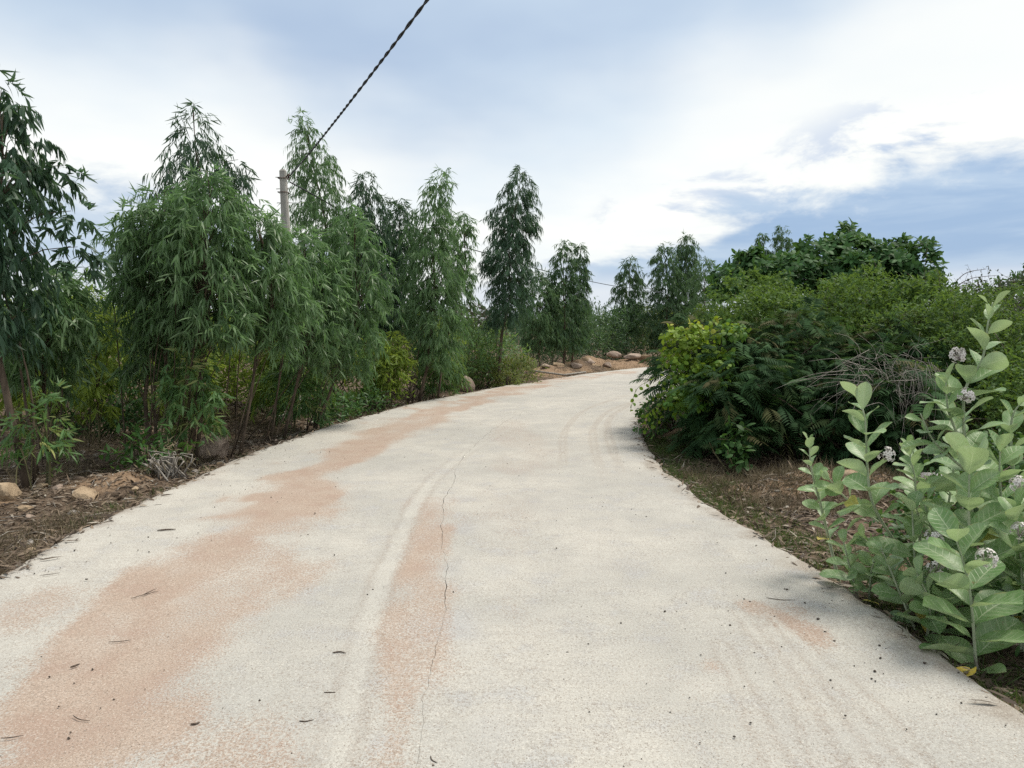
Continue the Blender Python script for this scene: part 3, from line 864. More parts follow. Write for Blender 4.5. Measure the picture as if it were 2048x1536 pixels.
# young shoots and low saplings at the left verge
for i, (x, y, zt_, r_, n_, lab) in enumerate([
        (-6.25, 10.3, 2.05, .50, 120, 'yellow-green sapling in the gap between the leftmost tree and the dense clump'),
        (-5.55, 10.0, 1.75, .45, 100, 'second yellow-green sapling from the left, before the slender left shoulder tree'),
        (-7.1, 10.8, 1.8, .55, 120, 'yellow-green sapling behind the trunk of the leftmost tree'),
        (-4.75, 10.9, 1.5, .5, 120, 'low yellow-green sapling seen between the stems of the dense clump'),
        (-3.75, 11.9, 1.45, .5, 120, 'low yellow-green sapling left of the pole foot, behind the clump'),
        (-2.35, 14.2, 1.3, .45, 110, 'low yellow-green sapling behind the lowest-hanging weeping tree')]):
    euc_tree(lab, (x, y), [(zt_, x, .1), (zt_ * .85, x + .05, r_ * .7), (zt_ * .6, x, r_), (zt_ * .35, x, r_ * .9), (.25, x, r_ * .5)], n_, 9, .14, .034, 'yellowgreen', 700 + i, stems=6, r0=.014, name='sapling', bark='greenstem', wide=.5, branches=15, cat='sapling')
euc_tree('bright young shoots in a clump behind the pinkish rock at the roadside', (-3.9, 8.7),
         [(1.25, -3.72, .15), (1.0, -3.75, .34), (.6, -3.72, .42), (.25, -3.7, .34), (.2, -3.75, .2)], 75, 9, .15, .030, 'sucker', 51, stems=9, r0=.016, name='sapling', bark='greenstem', wide=.5, branches=15, cat='sapling', depth=.7)
euc_tree('bright young shoots sprouting at the foot of the leftmost tree', (-4.75, 7.5),
         [(.85, -4.72, .12), (.6, -4.7, .28), (.3, -4.75, .34), (.15, -4.72, .2)] , 24, 9, .16, .030, 'sucker', 53, stems=5, r0=.016, name='sapling', bark='greenstem', wide=.5, branches=10, cat='sapling', depth=.7)
euc_tree('leafy sapling with spreading fronds at the road edge below the utility pole', (-3.3, 11.3),
         [(1.15, -3.25, .2), (.8, -3.2, .46), (.4, -3.15, .50), (.12, -3.15, .38)], 120, 10, .18, .028, 'sucker', 55, stems=6, r0=.016, name='sapling', bark='greenstem', wide=.6, branches=15, tb=-.1, cat='sapling', depth=.8)
euc_tree('thin young sapling left of the bright shoots, in the gap beside the dark trees', (-4.45, 9.6),
         [(1.5, -4.25, .1), (1.1, -4.2, .25), (.7, -4.2, .3), (.3, -4.2, .2)], 70, 9, .16, .024, 'sucker', 57, stems=4, r0=.014, name='sapling', bark='greenstem', wide=.4, branches=10, cat='sapling')
euc_tree('low leafy sapling between the weeping clump and the white stone', (-3.55, 12.4),
         [(1.5, -3.9, .15), (1.1, -3.9, .4), (.6, -3.9, .45), (.1, -3.9, .35)], 150, 9, .17, .026, 'sucker', 59, stems=5, r0=.015, name='sapling', bark='greenstem', wide=.4, branches=15, tb=-.05, cat='sapling')
euc_tree('green sapling thicket at the road edge just left of the rounded boulder', (-1.75, 16.6),
         [(1.5, -1.7, .2), (1.0, -1.65, .5), (.5, -1.6, .6), (.05, -1.6, .5)], 170, 9, .19, .028, 'sucker', 61, stems=6, r0=.016, name='sapling', bark='greenstem', wide=.3, branches=15, tb=-.15, cat='sapling')


# ------------------------------------------------------------------ shrubs and brush
def blob_points(g, ells, n, shell=.55, lumps=0):
    """points in lumpy ellipsoids, mostly near the surface; returns points and outward directions"""
    if lumps:
        more = []
        for e in ells:
            for i in range(lumps):
                d = norm(g.randn(3) + np.array([0, -.2, .35]))
                q = .24 + .26 * g.rand()
                rr_ = (e[3] * e[4] * e[5]) ** (1 / 3) * q
                more.append(tuple(np.array(e[:3]) + d * np.array(e[3:6]) * (.80 + .2 * g.rand())) + (rr_ * 1.15, rr_ * 1.15, rr_ * .9))
        ells = [tuple(e[:3]) + tuple(np.array(e[3:6]) * .86) for e in ells] + more
    vol = np.array([e[3] * e[4] * e[5] for e in ells]) ** (2 / 3)
    pick = g.choice(len(ells), n, p=vol / vol.sum())
    E_ = np.array(ells, float)[pick]
    d = norm(g.randn(n, 3))
    d[:, 2] = np.where(d[:, 2] < -.75, -d[:, 2], d[:, 2])
    r = shell + (1 - shell) * g.rand(n) ** .6
    lump = .62 + .72 * fbm(d[:, 0] * 2.2 + E_[:, 0] * 3, d[:, 1] * 2.2 + E_[:, 1], d[:, 2] * 2.2, 3)
    P = E_[:, :3] + d * E_[:, 3:6] * (r * lump)[:, None]
    return P, d


def shrub(label, ells, n, kind='oval', L=.05, W=.03, mat='brush', seed=1, name='shrub', group=None, shell=.45, stems=10, cat='shrub', updir=.5, tb=0.0, tw=6, bark='twig', spikes=0, lumps=0):
    g = rs(seed)
    bx, by = np.mean([e[0] for e in ells]), np.mean([e[1] for e in ells])
    bz = G(bx, by) - .03
    root = thing(name, (bx, by, bz), label, cat, group)
    fol, wood = Fol(), Fol()
    m_ = max(1, n // tw)
    P, d = blob_points(g, ells, m_, shell, lumps)
    P[:, 2] = np.maximum(P[:, 2], gz(P[:, 0], P[:, 1], np.full(m_, 1.0)) + .03)
    o = norm(d + g.randn(m_, 3) * .55 + np.array([0, 0, updir]))
    t = np.linspace(0, 1, tw)[None, :, None]
    ln = (L * tw * .42) * (.6 + .8 * g.rand(m_, 1, 1))
    Q = P[:, None] + o[:, None] * ln * t - np.array([0, 0, 1.]) * ln * t ** 2 * .3
    D = norm(o[:, None] * .6 + g.randn(m_, tw, 3) * .8)
    N = norm(np.array([0, 0, 1.0]) + g.randn(m_, tw, 3) * .55 + d[:, None] * .4)
    ti = np.clip(.15 + .45 * g.rand(m_, 1) + .3 * g.rand(m_, tw) + tb + .35 * (fbm(P[:, 0] * 1.6, P[:, 1] * 1.6, P[:, 2] * 1.6, 2)[:, None] - .5), 0, 1)
    fol.add(kind, Q.reshape(-1, 3), D.reshape(-1, 3), N.reshape(-1, 3), (L * (.6 + .8 * g.rand(m_ * tw))), (W * (.6 + .8 * g.rand(m_ * tw))), ti.ravel(), bend=.2)
    for i in range(stems):
        e = ells[g.randint(len(ells))]
        b0 = np.array([e[0] + g.randn() * .25 * e[3], e[1] + g.randn() * .25 * e[4], 0])
        b0[2] = G(b0[0], b0[1]) - .03
        q = P[g.randint(m_)]
        mid = (b0 + q) / 2 + np.array([g.randn() * .1, g.randn() * .1, .15])
        tube(wood, spline([b0, mid, q], 7), np.linspace(.012, .003, 7), 4)
    for i in range(spikes):
        q = P[g.randint(m_)]
        if q[2] < np.mean(P[:, 2]):
            continue
        e_ = q + np.array([g.randn() * .15, g.randn() * .1, .25 + .35 * g.rand()])
        tube(wood, spline([q, (q + e_) / 2 + g.randn(3) * .04, e_], 5), np.linspace(.005, .002, 5), 3)
        k = 9
        tt = g.rand(k)[:, None]
        fol.add('diam', q + (e_ - q) * tt, g.randn(k, 3), g.randn(k, 3), .05, .03, .5)
    if wood.n:
        obj('stems', wood.mesh('stems'), M[bark], root)
    obj('foliage', fol.mesh('foliage'), M[mat], root, kind='stuff')
    return root


shrub('tall bright green brush filling the background behind the dense clump', [(-5.5, 15.2, 1.2, 1.2, .9, 1.2), (-4.2, 15.8, 1.1, 1.1, .9, 1.1), (-6.6, 15.6, 1.3, 1.0, .9, 1.2)], 7000, 'lance', .12, .034, 'yellowgreen', 66, stems=30, cat='bush', name='bush', tb=-.05)
shrub('olive brush between the weeping clump and the slim pointed trees', [(-2.6, 14.4, .55, .6, .5, .6), (-2.1, 17.6, .9, .8, .6, .9)], 3600, 'lance', .11, .03, 'yellowgreen', 68, stems=20, cat='bush', name='bush', tb=-.15)
shrub('yellow-green leafy brush in the gap right of the leftmost tree', [(-7.6, 12.8, 1.0, 1.3, 1.0, 1.0), (-6.6, 13.2, .9, 1.0, .9, 1.0)], 7500, 'lance', .11, .030, 'yellowgreen', 71, stems=25, cat='bush', name='bush')
shrub('tall pale brush showing under the sky gap right of the leftmost tree', [(-8.4, 15.5, 1.3, 1.4, 1, 1.1), (-7.2, 16, 1.2, 1.2, 1, 1.2)], 4500, 'oval', .10, .04, 'sucker', 72, stems=15, cat='bush', name='bush', spikes=40)
shrub('olive brush behind the thin stems of the dense clump', [(-5.6, 13, .8, 1.1, .9, .9), (-4.7, 13.4, .85, .9, .9, .85)], 6500, 'lance', .10, .030, 'yellowgreen', 73, stems=25, cat='bush', name='bush', tb=-.12)
shrub('green brush at the far left behind the bare ground', [(-9.2, 12.6, .8, 1.2, 1, 1.0), (-8.3, 11.6, .6, .8, .8, .75)], 5000, 'lance', .11, .03, 'brush', 74, stems=20, cat='bush', name='bush')
shrub('dark shaded bush at the back of the bare ground left of the thin stems', [(-6.15, 10.9, .25, .75, .5, .5)], 2600, 'lance', .09, .03, 'feather', 75, stems=20, cat='bush', name='bush')
shrub('brown-green brush behind the weeping clump near the pole', [(-3.9, 16.5, .8, 1.1, .8, .9), (-2.9, 17.5, .8, 1.0, .8, .9)], 6000, 'lance', .11, .032, 'brush', 76, stems=25, cat='bush', name='bush')
shrub('light green bush behind the rounded boulder', [(-1.3, 19.2, .7, 1.0, .8, .95), (-.6, 20.5, .6, .9, .8, .8)], 6000, 'lance', .12, .03, 'sucker', 77, stems=20, cat='bush', name='bush', tb=-.1)
shrub('light green scrub filling the gap behind the soil heap at the bend', [(.4, 28.4, .8, 1.2, .8, 1.1), (3.0, 31.2, .9, 1.2, .8, 1.2), (5.9, 35.6, 1.0, 1.5, .8, 1.5)], 6500, 'lance', .17, .035, 'euc_pale', 69, stems=25, cat='bush', name='bush', tb=-.1)
shrub('brown dead-looking vine bush left of the solitary tall eucalyptus', [(-1.3, 22.5, 1.4, .8, .7, .75), (-.7, 22.8, 1.2, .6, .6, .6)], 3800, 'oval', .07, .03, 'grey_brush', 78, stems=60, cat='bush', name='bush', tb=.32, spikes=30)
shrub('low grassy-leaved bush at the foot of the solitary tall eucalyptus', [(-.7, 19.6, .2, .5, .5, .38), (.1, 19.7, .2, .5, .5, .35)], 2800, 'lance', .14, .02, 'brush', 79, stems=30, cat='bush', name='bush')
shrub('mid-green thicket right of the pale weeping sapling', [(1.6, 28.2, .9, 1.0, .7, 1.0), (2.6, 30.2, 1.0, .9, .8, 1.2)], 4500, 'lance', .16, .035, 'euc_far', 80, stems=20, cat='bush', name='bush')
shrub('grey-green thicket beyond the soil heap in the middle distance', [(3.8, 32.0, 1.0, 1.2, .8, 1.3), (5.2, 33.2, 1.0, 1.2, .8, 1.2)], 4800, 'lance', .17, .04, 'euc_far', 81, stems=20, cat='bush', name='bush', tb=-.1)
shrub('dull olive thicket beyond the road where it disappears behind the bush', [(7.0, 34.8, 1.0, 1.5, .8, 1.4), (9.4, 36.6, 1.1, 1.6, .9, 1.4)], 4800, 'lance', .18, .045, 'brush', 82, stems=20, cat='bush', name='bush')
shrub('low bramble of brown stems at the roadside beyond the boulder', [(-.1, 18.9, .05, .35, .3, .2)], 700, 'lance', .08, .02, 'brush', 83, stems=25, cat='bush', name='bush', tb=.2)
shrub('leafy green weeds low on the bare ground by the leftmost saplings', [(-4.0, 8.15, .05, .3, .2, .13)], 300, 'lance', .12, .035, 'weed', 84, stems=8, cat='weeds', name='weed_clump')
shrub('dry twiggy scrub at the road edge left of the pinkish rock', [(-3.55, 7.75, .05, .28, .25, .14)], 260, 'lance', .07, .012, 'drygrass', 85, stems=30, cat='scrub', name='dry_scrub', bark='deadwood')
shrub('small dark green weeds crowding the road edge under the weeping clump', [(-2.95, 12.6, .05, .3, .5, .22), (-2.65, 13.6, .05, .25, .5, .2)], 1500, 'lance', .10, .03, 'weed', 86, stems=8, cat='weeds', name='weed_clump', tb=-.1)

# ------------------------------------------------------------------ right side: the big bushes
shrub('light green climber covering the thicket behind the dark feathery bush', [(3.9, 12.2, .95, 1.1, 1.0, 1.0), (5.2, 12.2, 1.05, 1.1, 1.1, 1.05), (6.5, 12.2, 1.05, 1.1, 1.1, 1.0), (4.6, 13.4, 1.15, 1.2, 1.0, 1.0), (6.0, 13.6, 1.2, 1.2, 1.0, 1.05)],
      56000, 'diam', .066, .042, 'vine', 91, stems=30, cat='thicket', name='climber_thicket', shell=.7, spikes=60, lumps=9)
shrub('mid-green small-leaved bush right of the dry branch tangle', [(5.3, 9.3, .75, .95, 1.0, .85), (6.3, 9.8, .9, 1.0, 1.1, .95), (5.9, 8.0, .5, 1.0, .9, .7)],
      44000, 'diam', .052, .028, 'vine', 92, stems=50, cat='bush', name='bush', shell=.6, tb=-.12, spikes=40, lumps=8)
shrub('hazy grey-green brush with bare sprigs at the right edge of the picture', [(8.2, 12.6, 1.1, 1.1, 1.0, 1.0), (9.6, 12.9, 1.0, 1.1, 1.0, 1.0), (7.4, 11.0, .8, .9, 1.0, 1.0)],
      22000, 'diam', .06, .028, 'grey_brush', 93, stems=60, cat='brush', name='brush', shell=.5, spikes=160, tb=.1, lumps=6)
shrub('dark leafy treetop at the right edge of the picture above the brush', [(10.6, 15.2, 1.9, .9, .8, .7), (11.8, 15.6, 2.0, 1.0, .8, .8)], 4200, 'oval', .10, .05, 'cashew', 94, stems=20, cat='tree', name='leafy_tree')


def feather_bush():
    g = rs(101)
    ells = [(2.75, 10.3, .72, .85, 1.2, .85), (3.55, 9.6, .72, 1.0, 1.05, .88), (4.5, 9.4, .68, .95, 1.05, .85), (3.0, 8.9, .45, .85, .75, .6), (4.1, 8.6, .42, .9, .7, .58)]
    bx, by = 3.5, 9.5
    root = thing('feathery_bush', (bx, by, G(bx, by)), 'big dark bush with feathery leaves on the inside of the bend', 'bush')
    fol, wood = Fol(), Fol()
    n = 4300
    P, d = blob_points(g, ells, n, .66, 6)
    keep = P[:, 2] > gz(P[:, 0], P[:, 1], np.full(n, 1.0)) + .05
    P, d = P[keep], d[keep]
    n = len(P)
    o = norm(d * np.array([1, 1, .4]) + g.randn(n, 3) * .35 + np.array([0, -.1, .12]))
    fl = .17 + .17 * g.rand(n)
    m_ = 10
    t = np.linspace(.12, 1, m_)[None, :, None]
    R_ = P[:, None] + o[:, None] * (fl[:, None, None] * t) - np.array([0, 0, 1.]) * (fl[:, None, None] * t ** 2 * .45)
    up = norm(np.array([0, 0, 1.0]) + g.randn(n, 3) * .35)
    sd_ = norm(np.cross(o, up))
    dry = (g.rand(n) < .15 + .35 * (P[:, 2] > 1.2))
    ti = np.clip(np.where(dry, .82 + .18 * g.rand(n), .15 + .55 * g.rand(n)), 0, 1)
    for sg in (-1, 1):
        D = norm(sg * sd_[:, None] + o[:, None] * .75 - np.array([0, 0, 1.]) * (.35 + .2 * g.rand(n, m_, 1)))
        N = norm(up[:, None] + g.randn(n, m_, 3) * .15)
        ll = (fl[:, None] * .48 * np.sin(np.linspace(.5, 2.6, m_))[None]) * (.8 + .4 * g.rand(n, m_))
        fol.add('lance', R_.reshape(-1, 3), D.reshape(-1, 3), N.reshape(-1, 3), ll.ravel(), (ll * .17).ravel(), np.repeat(ti, m_), bend=.25)
    for i in range(90):
        b0 = np.array([2.3 + 2.8 * g.rand(), 8.6 + 2.0 * g.rand(), 0])
        b0[2] = G(b0[0], b0[1]) - .03
        q = P[g.randint(n)]
        tube(wood, spline([b0, (b0 + q) / 2 + g.randn(3) * .12 + [0, 0, .15], q], 7), np.linspace(.014, .004, 7), 4)
    obj('stems', wood.mesh('stems'), M['twig'], root)
    obj('foliage', fol.mesh('foliage'), M['feather'], root, kind='stuff')


feather_bush()


def heart_vine():
    g = rs(111)
    ells = [(2.10, 9.35, 1.36, .28, .3, .13), (2.3, 9.3, 1.15, .28, .3, .22), (2.0, 9.3, 1.05, .2, .25, .16), (2.30, 9.4, .78, .2, .3, .36), (2.6, 9.1, 1.4, .3, .3, .14), (2.42, 8.85, .9, .25, .2, .35), (2.1, 9.0, .6, .2, .3, .35)]
    root = thing('heart_leaf_vine', (2.3, 9.4, .3), 'bright yellow-green vine spilling over the road end of the dark bush', 'vine')
    fol, wood = Fol(), Fol()
    n = 1700
    P, d = blob_points(g, ells, n, .4, 4)
    D = norm(d * .6 + g.randn(n, 3) * .5 + np.array([0, -.2, -.5]))
    N = norm(np.array([0, -.4, 1.0]) + g.randn(n, 3) * .5 + d * .5)
    hi = np.clip((P[:, 2] - .8) / .7, 0, 1)                     # yellower, lighter tint higher up
    fol.add('oval', P, D, N, .045 + .04 * g.rand(n), .038 + .032 * g.rand(n), np.clip(-.2 + .75 * hi * (P[:, 0] < 2.5) + .5 * g.rand(n), 0, 1), bend=.2)
    for i in range(9):                                          # trailing runners
        p = np.array([2.15 + .2 * g.randn() * .8, 9.2 + .15 * g.randn(), .95 - .1 * i * .5])
        e_ = p + np.array([-.25 - .15 * g.rand(), -.1, -.35 - .1 * g.rand()])
        c_ = spline([p, (p + e_) / 2 + np.array([-.1, 0, .06]), e_], 14)
        tube(wood, c_, .003, 3)
        fol.add('oval', c_ + g.randn(14, 3) * .015, g.randn(14, 3) + [0, 0, -.6], g.randn(14, 3) + [0, -.5, .6], .055, .045, .12 + .25 * g.rand(14), bend=.2)
    for i in range(14):
        q = P[g.randint(n)]
        b0 = np.array([2.5 + .2 * g.randn(), 9.7 + .2 * g.randn(), .1])
        tube(wood, spline([b0, (b0 + q) / 2 + [0, 0, .2], q], 7), np.linspace(.008, .003, 7), 4)
    obj('runners', wood.mesh('runners'), M['greenstem'], root)
    obj('foliage', fol.mesh('foliage'), M['heart'], root, kind='stuff')


heart_vine()


def broad_tree():
    g = rs(121)
    by = 16.2
    ells = [(4.95, by, 2.42, .8, 1.0, .42), (5.8, by - .3, 2.62, .9, 1.0, .40), (7.15, by, 2.98, 1.0, 1.1, .48), (7.9, by - .2, 2.70, .9, 1.0, .45), (8.6, by, 2.30, .75, .9, .42), (6.5, by - .4, 2.3, 1.3, 1.1, .45), (7.7, by - .5, 2.15, 1.1, .9, .42)]
    root = thing('broad_leaved_tree', (6.9, by, G(6.9, by)), 'low spreading tree with whorls of broad leaves behind the climber thicket', 'tree')
    fol, wood = Fol(), Fol()
    n = 1250
    P, d = blob_points(g, ells, n, .6, 5)
    o = norm(d * np.array([.8, .8, .5]) + g.randn(n, 3) * .25 + np.array([0, 0, .55]))
    k = 9
    an = (np.arange(k) * 2.4)[None, :] + g.rand(n, 1) * 6
    A = norm(np.cross(o, np.array([.3, .2, .93])))
    B = np.cross(o, A)
    rad = np.cos(an)[..., None] * A[:, None] + np.sin(an)[..., None] * B[:, None]
    lift = np.linspace(-.25, .9, k)[None, :, None]
    D = norm(rad + o[:, None] * lift + g.randn(n, k, 3) * .12)
    N = norm(o[:, None] * 1.0 - rad * .3 + g.randn(n, k, 3) * .15)
    Q = P[:, None] + o[:, None] * (np.linspace(-.05, .05, k)[None, :, None])
    ti = np.clip(.1 + .4 * g.rand(n, 1) + .35 * g.rand(n, k) + .15 * (d[:, None, 2] > .5), 0, 1)
    fol.add('oval', Q.reshape(-1, 3), D.reshape(-1, 3), N.reshape(-1, 3), .13 + .06 * g.rand(n * k), .065 + .025 * g.rand(n * k), ti.ravel(), bend=.18)
    b0 = np.array([6.9, by, G(6.9, by) - .05])
    fork = np.array([6.8, by, 1.15])
    tube(wood, spline([b0, (b0 + fork) / 2 + [.05, 0, 0], fork], 6), np.linspace(.11, .08, 6), 8)
    for e in ells:
        c_ = np.array(e[:3]) - [0, 0, .15]
        tube(wood, spline([fork, (fork + c_) / 2 + [0, 0, -.1], c_], 7), np.linspace(.07, .02, 7), 6)
        for i in range(12):
            q = P[g.randint(n)]
            if np.linalg.norm(q - c_) < 1.3:
                tube(wood, spline([c_, (c_ + q) / 2 + [0, 0, -.05], q], 5), np.linspace(.015, .005, 5), 4)
    obj('trunk', wood.mesh('trunk'), M['bark'], root)
    obj('crown', fol.mesh('crown'), M['cashew'], root, kind='stuff')


broad_tree()


def dry_tangle():
    g = rs(131)
    c = np.array([3.95, 7.95, .95])
    w = Fol()
    root = thing('dry_branch_tangle', (4.0, 8.0, G(4.0, 8.0)), 'tangle of dry leafless grey branches hanging on the dark bush', 'branches')
    for i in range(120):
        p = c + g.randn(3) * np.array([.20, .16, .13])
        d = norm(g.randn(3) * np.array([1, .6, .55]))
        pts = [p]
        for j in range(6):
            d = norm(d + g.randn(3) * .32 + np.array([0, 0, -.10]))
            pts.append(pts[-1] + d * (.05 + .08 * g.rand()))
        tube(w, spline(pts, 11), np.linspace(.0030, .0010, 11) * (.5 + .9 * g.rand()), 3, g.rand())
    for i in range(26):                                            # long stems hanging to the ground
        x = 4.25 + .16 * g.randn()
        p = np.array([x, 7.8 + .1 * g.randn(), .95 + .2 * g.rand()])
        e_ = np.array([x + .18 + .12 * g.randn(), 7.8 + .15 * g.randn(), .05])
        tube(w, spline([p, (p + e_) / 2 + g.randn(3) * .05, e_], 9), np.linspace(.002, .004, 9), 3, g.rand())
    for i in range(7):                                             # stray arching canes to the left
        p = c + np.array([-.2, -.1, 0]) + g.randn(3) * .12
        e_ = p + np.array([-.55 - .3 * g.rand(), -.1, -.2 + .25 * g.randn()])
        tube(w, spline([p, (p + e_) / 2 + [0, 0, .10 * g.rand()], e_], 9), np.linspace(.0034, .0014, 9), 3, g.rand())
    obj('branches', w.mesh('branches'), M['deadwood'], root, kind='stuff')


dry_tangle()


def thorn_sprays():
    g = rs(141)
    w = Fol()
    o0 = np.array([8.3, 14.2, 2.05])
    root = thing('bare_thorny_branch', (8.0, 14.3, G(8.0, 14.3)), 'bare thorny branch arching against the sky right of the broad-leaved tree', 'branch')
    tube(w, spline([(8.0, 14.3, G(8, 14.3)), (8.1, 14.3, 1.2), (8.2, 14.2, 2.1)], 8), np.linspace(.02, .01, 8), 5)
    for (dx, dz) in ((.75, .5), (.95, .38), (.45, .25)):
        p = np.array([8.15, 14.2, 2.05])
        e_ = p + np.array([dx, 0, dz])
        c_ = spline([p, p + np.array([dx * .45, 0, dz * .8]), e_], 26)
        tube(w, c_, np.linspace(.009, .004, 26), 4)
        for q in c_[4::2]:
            tube(w, [q, q + np.array([g.randn() * .02, g.randn() * .02, .045 * (1 if g.rand() > .4 else -1)])], [.004, .001], 3)
    obj('branch', w.mesh('branch'), M['twig'], root)


thorn_sprays()
shrub('fresh upright green weed standing in front of the dark bush', [(2.42, 8.05, .16, .09, .08, .22)], 150, 'oval', .085, .045, 'weed', 151, stems=3, cat='weed', name='weed', tw=4, tb=.25, bark='greenstem', shell=.3)
shrub('low dark creeper on the road edge below the bright vine', [(1.95, 10.4, .12, .2, .4, .16), (2.3, 11.2, .18, .3, .5, .22)], 900, 'oval', .05, .04, 'weed', 152, stems=8, cat='creeper', name='creeper', tb=-.15)
shrub('shaded green undergrowth behind the milkweed at the right edge', [(3.4, 5.2, .05, .7, .7, .30), (4.2, 5.8, .15, .8, .7, .5), (2.75, 3.9, .0, .35, .4, .18)], 5200, 'oval', .055, .03, 'weed', 153, stems=20, cat='undergrowth', name='undergrowth', tb=-.12)

# ------------------------------------------------------------------ milkweed with its big grey-green leaves
def milk_leaf_material(name, a, b, back):
    m = bpy.data.materials.new(name)
    m.use_nodes = True
    t = NT(m.node_tree)
    uv = t.n('ShaderNodeUVMap', uv_map='UVMap').outputs[0]
    sp = t.n('ShaderNodeSeparateXYZ', ins={0: uv})
    u = t.m('ABSOLUTE', t.m('MULTIPLY', t.m('SUBTRACT', sp.outputs[0], 0.5), 2.0))
    v = sp.outputs[1]
    rnd = t.n('ShaderNodeObjectInfo').outputs['Random']
    mid = t.rng(u, t.m('ADD', 0.030, t.m('MULTIPLY', t.m('SUBTRACT', 1.0, v), 0.055)), 0.012)
    lat = t.m('FRACT', t.m('SUBTRACT', t.m('MULTIPLY', v, 7.5), t.m('MULTIPLY', u, 1.5)))
    lat = t.rng(t.m('ABSOLUTE', t.m('SUBTRACT', lat, 0.5)), 0.11, 0.02)
    lat = t.m('MULTIPLY', lat, t.m('MULTIPLY', t.rng(u, 0.98, 0.7), 0.55))
    vein = t.m('MAXIMUM', mid, lat)
    pos = t.n('ShaderNodeNewGeometry')
    nz = t.noise(pos.outputs['Position'], 22.0, 4.0, 0.6)
    col = t.mix(rnd, a, b)
    col = t.mix(t.rng(nz, 0.35, 0.7), col, t.mix(0.3, col, back))
    col = t.mix(t.m('MULTIPLY', vein, 0.85), col, (0.50, 0.58, 0.38))
    col = t.mix(t.m('MULTIPLY', pos.outputs['Backfacing'], 0.55), col, back)
    spot = t.noise(pos.outputs['Position'], 48.0, 3.0, 0.6)
    col = t.mix(t.m('MULTIPLY', t.rng(spot, 0.66, 0.72), 0.7), col, (0.20, 0.15, 0.06))
    col = t.mix(t.m('MULTIPLY', t.m('MULTIPLY', t.rng(u, 0.86, 1.0), t.rng(nz, 0.48, 0.62)), 0.6), col, (0.38, 0.33, 0.14))
    bp = t.n('ShaderNodeBump', ins={'Height': t.m('SUBTRACT', t.m('MULTIPLY', nz, 0.3), vein), 'Strength': 0.35, 'Distance': 0.004})
    p = t.n('ShaderNodeBsdfPrincipled', ins={'Base Color': col, 'Roughness': 0.42, 'Normal': bp.outputs[0], 'Specular IOR Level': 0.5})
    tr = t.n('ShaderNodeBsdfTranslucent', ins={'Color': t.mix(0.5, col, (0.35, 0.5, 0.12))})
    mx = t.n('ShaderNodeMixShader', ins={0: 0.32, 1: p.outputs[0], 2: tr.outputs[0]})
    t.n('ShaderNodeOutputMaterial', ins={0: mx.outputs[0]})
    return m


M['milk'] = milk_leaf_material('milkweed_leaf', (0.115, 0.23, 0.078), (0.215, 0.345, 0.140), (0.46, 0.55, 0.38))
M['milkyellow'] = milk_leaf_material('milkweed_leaf_yellow', (0.55, 0.40, 0.05), (0.62, 0.50, 0.10), (0.62, 0.55, 0.25))
M['petal'] = leaf_mat('milkweed_petal', (0.74, 0.71, 0.69), (0.85, 0.83, 0.80), 0.25, (0.8, 0.75, 0.75), 0.5)
M['petal_purple'] = leaf_mat('milkweed_flower_centre', (0.50, 0.44, 0.44), (0.66, 0.60, 0.58), 0.1, (0.4, 0.2, 0.3), 0.5)


def milk_leaf_mesh(seed, wid=.64, curl=.12, cup=.18, wave=.02):
    g = rs(seed)
    nu, nv = 9, 13
    v = np.linspace(0, 1, nv)[:, None]
    u = np.linspace(-1, 1, nu)[None, :]
    prof = np.interp(v, [0, .06, .2, .4, .6, .78, .9, .97, 1], [.05, .20, .58, .88, 1.0, .92, .66, .34, .06]) * wid / 2
    X = u * prof
    Y = v + 0 * u
    Z = cup * prof * np.abs(u) ** 1.6 * 1.6 - curl * v ** 2 + wave * np.sin(v * 9 + seed + u * 1.2) * np.abs(u) + (g.rand(nv, nu) - .5) * .006
    X = X + .03 * np.sin(v * 3 + seed) * v
    V = np.stack([X, Y, Z], -1).reshape(-1, 3)
    ix = np.arange(nu * nv).reshape(nv, nu)
    Q = np.stack([ix[:-1, :-1], ix[:-1, 1:], ix[1:, 1:], ix[1:, :-1]], -1).reshape(-1, 4)
    uv = np.stack([(u + 1) / 2 + 0 * v, v + 0 * u], -1).reshape(-1, 2)
    return mesh_np('milkweed_leaf', V, [Q], uv=uv)


MILK = [milk_leaf_mesh(1, .62, .10, .20), milk_leaf_mesh(2, .68, .22, .16), milk_leaf_mesh(3, .58, .02, .26), milk_leaf_mesh(4, .70, .30, .10, .03), milk_leaf_mesh(5, .64, .14, .32)]
for me in MILK:
    me.materials.append(M['milk'])
MILKY = milk_leaf_mesh(6, .55, .18, .2, .03)
MILKY.materials.append(M['milkyellow'])


def flower_mesh(seed):
    g = rs(seed)
    f = Fol()
    st = Fol()
    for i in range(15):
        d = norm(g.randn(3) + np.array([0, -.3, .8]))
        c = d * (.035 + .012 * g.rand())
        tube(st, [(0, 0, -.03), c * .6, c], [.0018, .0016, .0014], 3)
        A = norm(np.cross(d, [.3, .5, .8]))
        B = np.cross(d, A)
        for k in range(5):
            an = k * 2 * math.pi / 5 + i
            r_ = math.cos(an) * A + math.sin(an) * B
            f.add('oval', c, r_ + d * .35, d, .016, .011, .3 + .7 * g.rand(), bend=.3)
        for k in range(5):
            an = k * 2 * math.pi / 5 + i + .6
            r_ = math.cos(an) * A + math.sin(an) * B
            st.add('oval', c + d * .001, d + r_ * .5, r_, .006, .003, .8)
    return f.mesh('petals'), st.mesh('flower_centres')


FLOW = [flower_mesh(3), flower_mesh(8)]


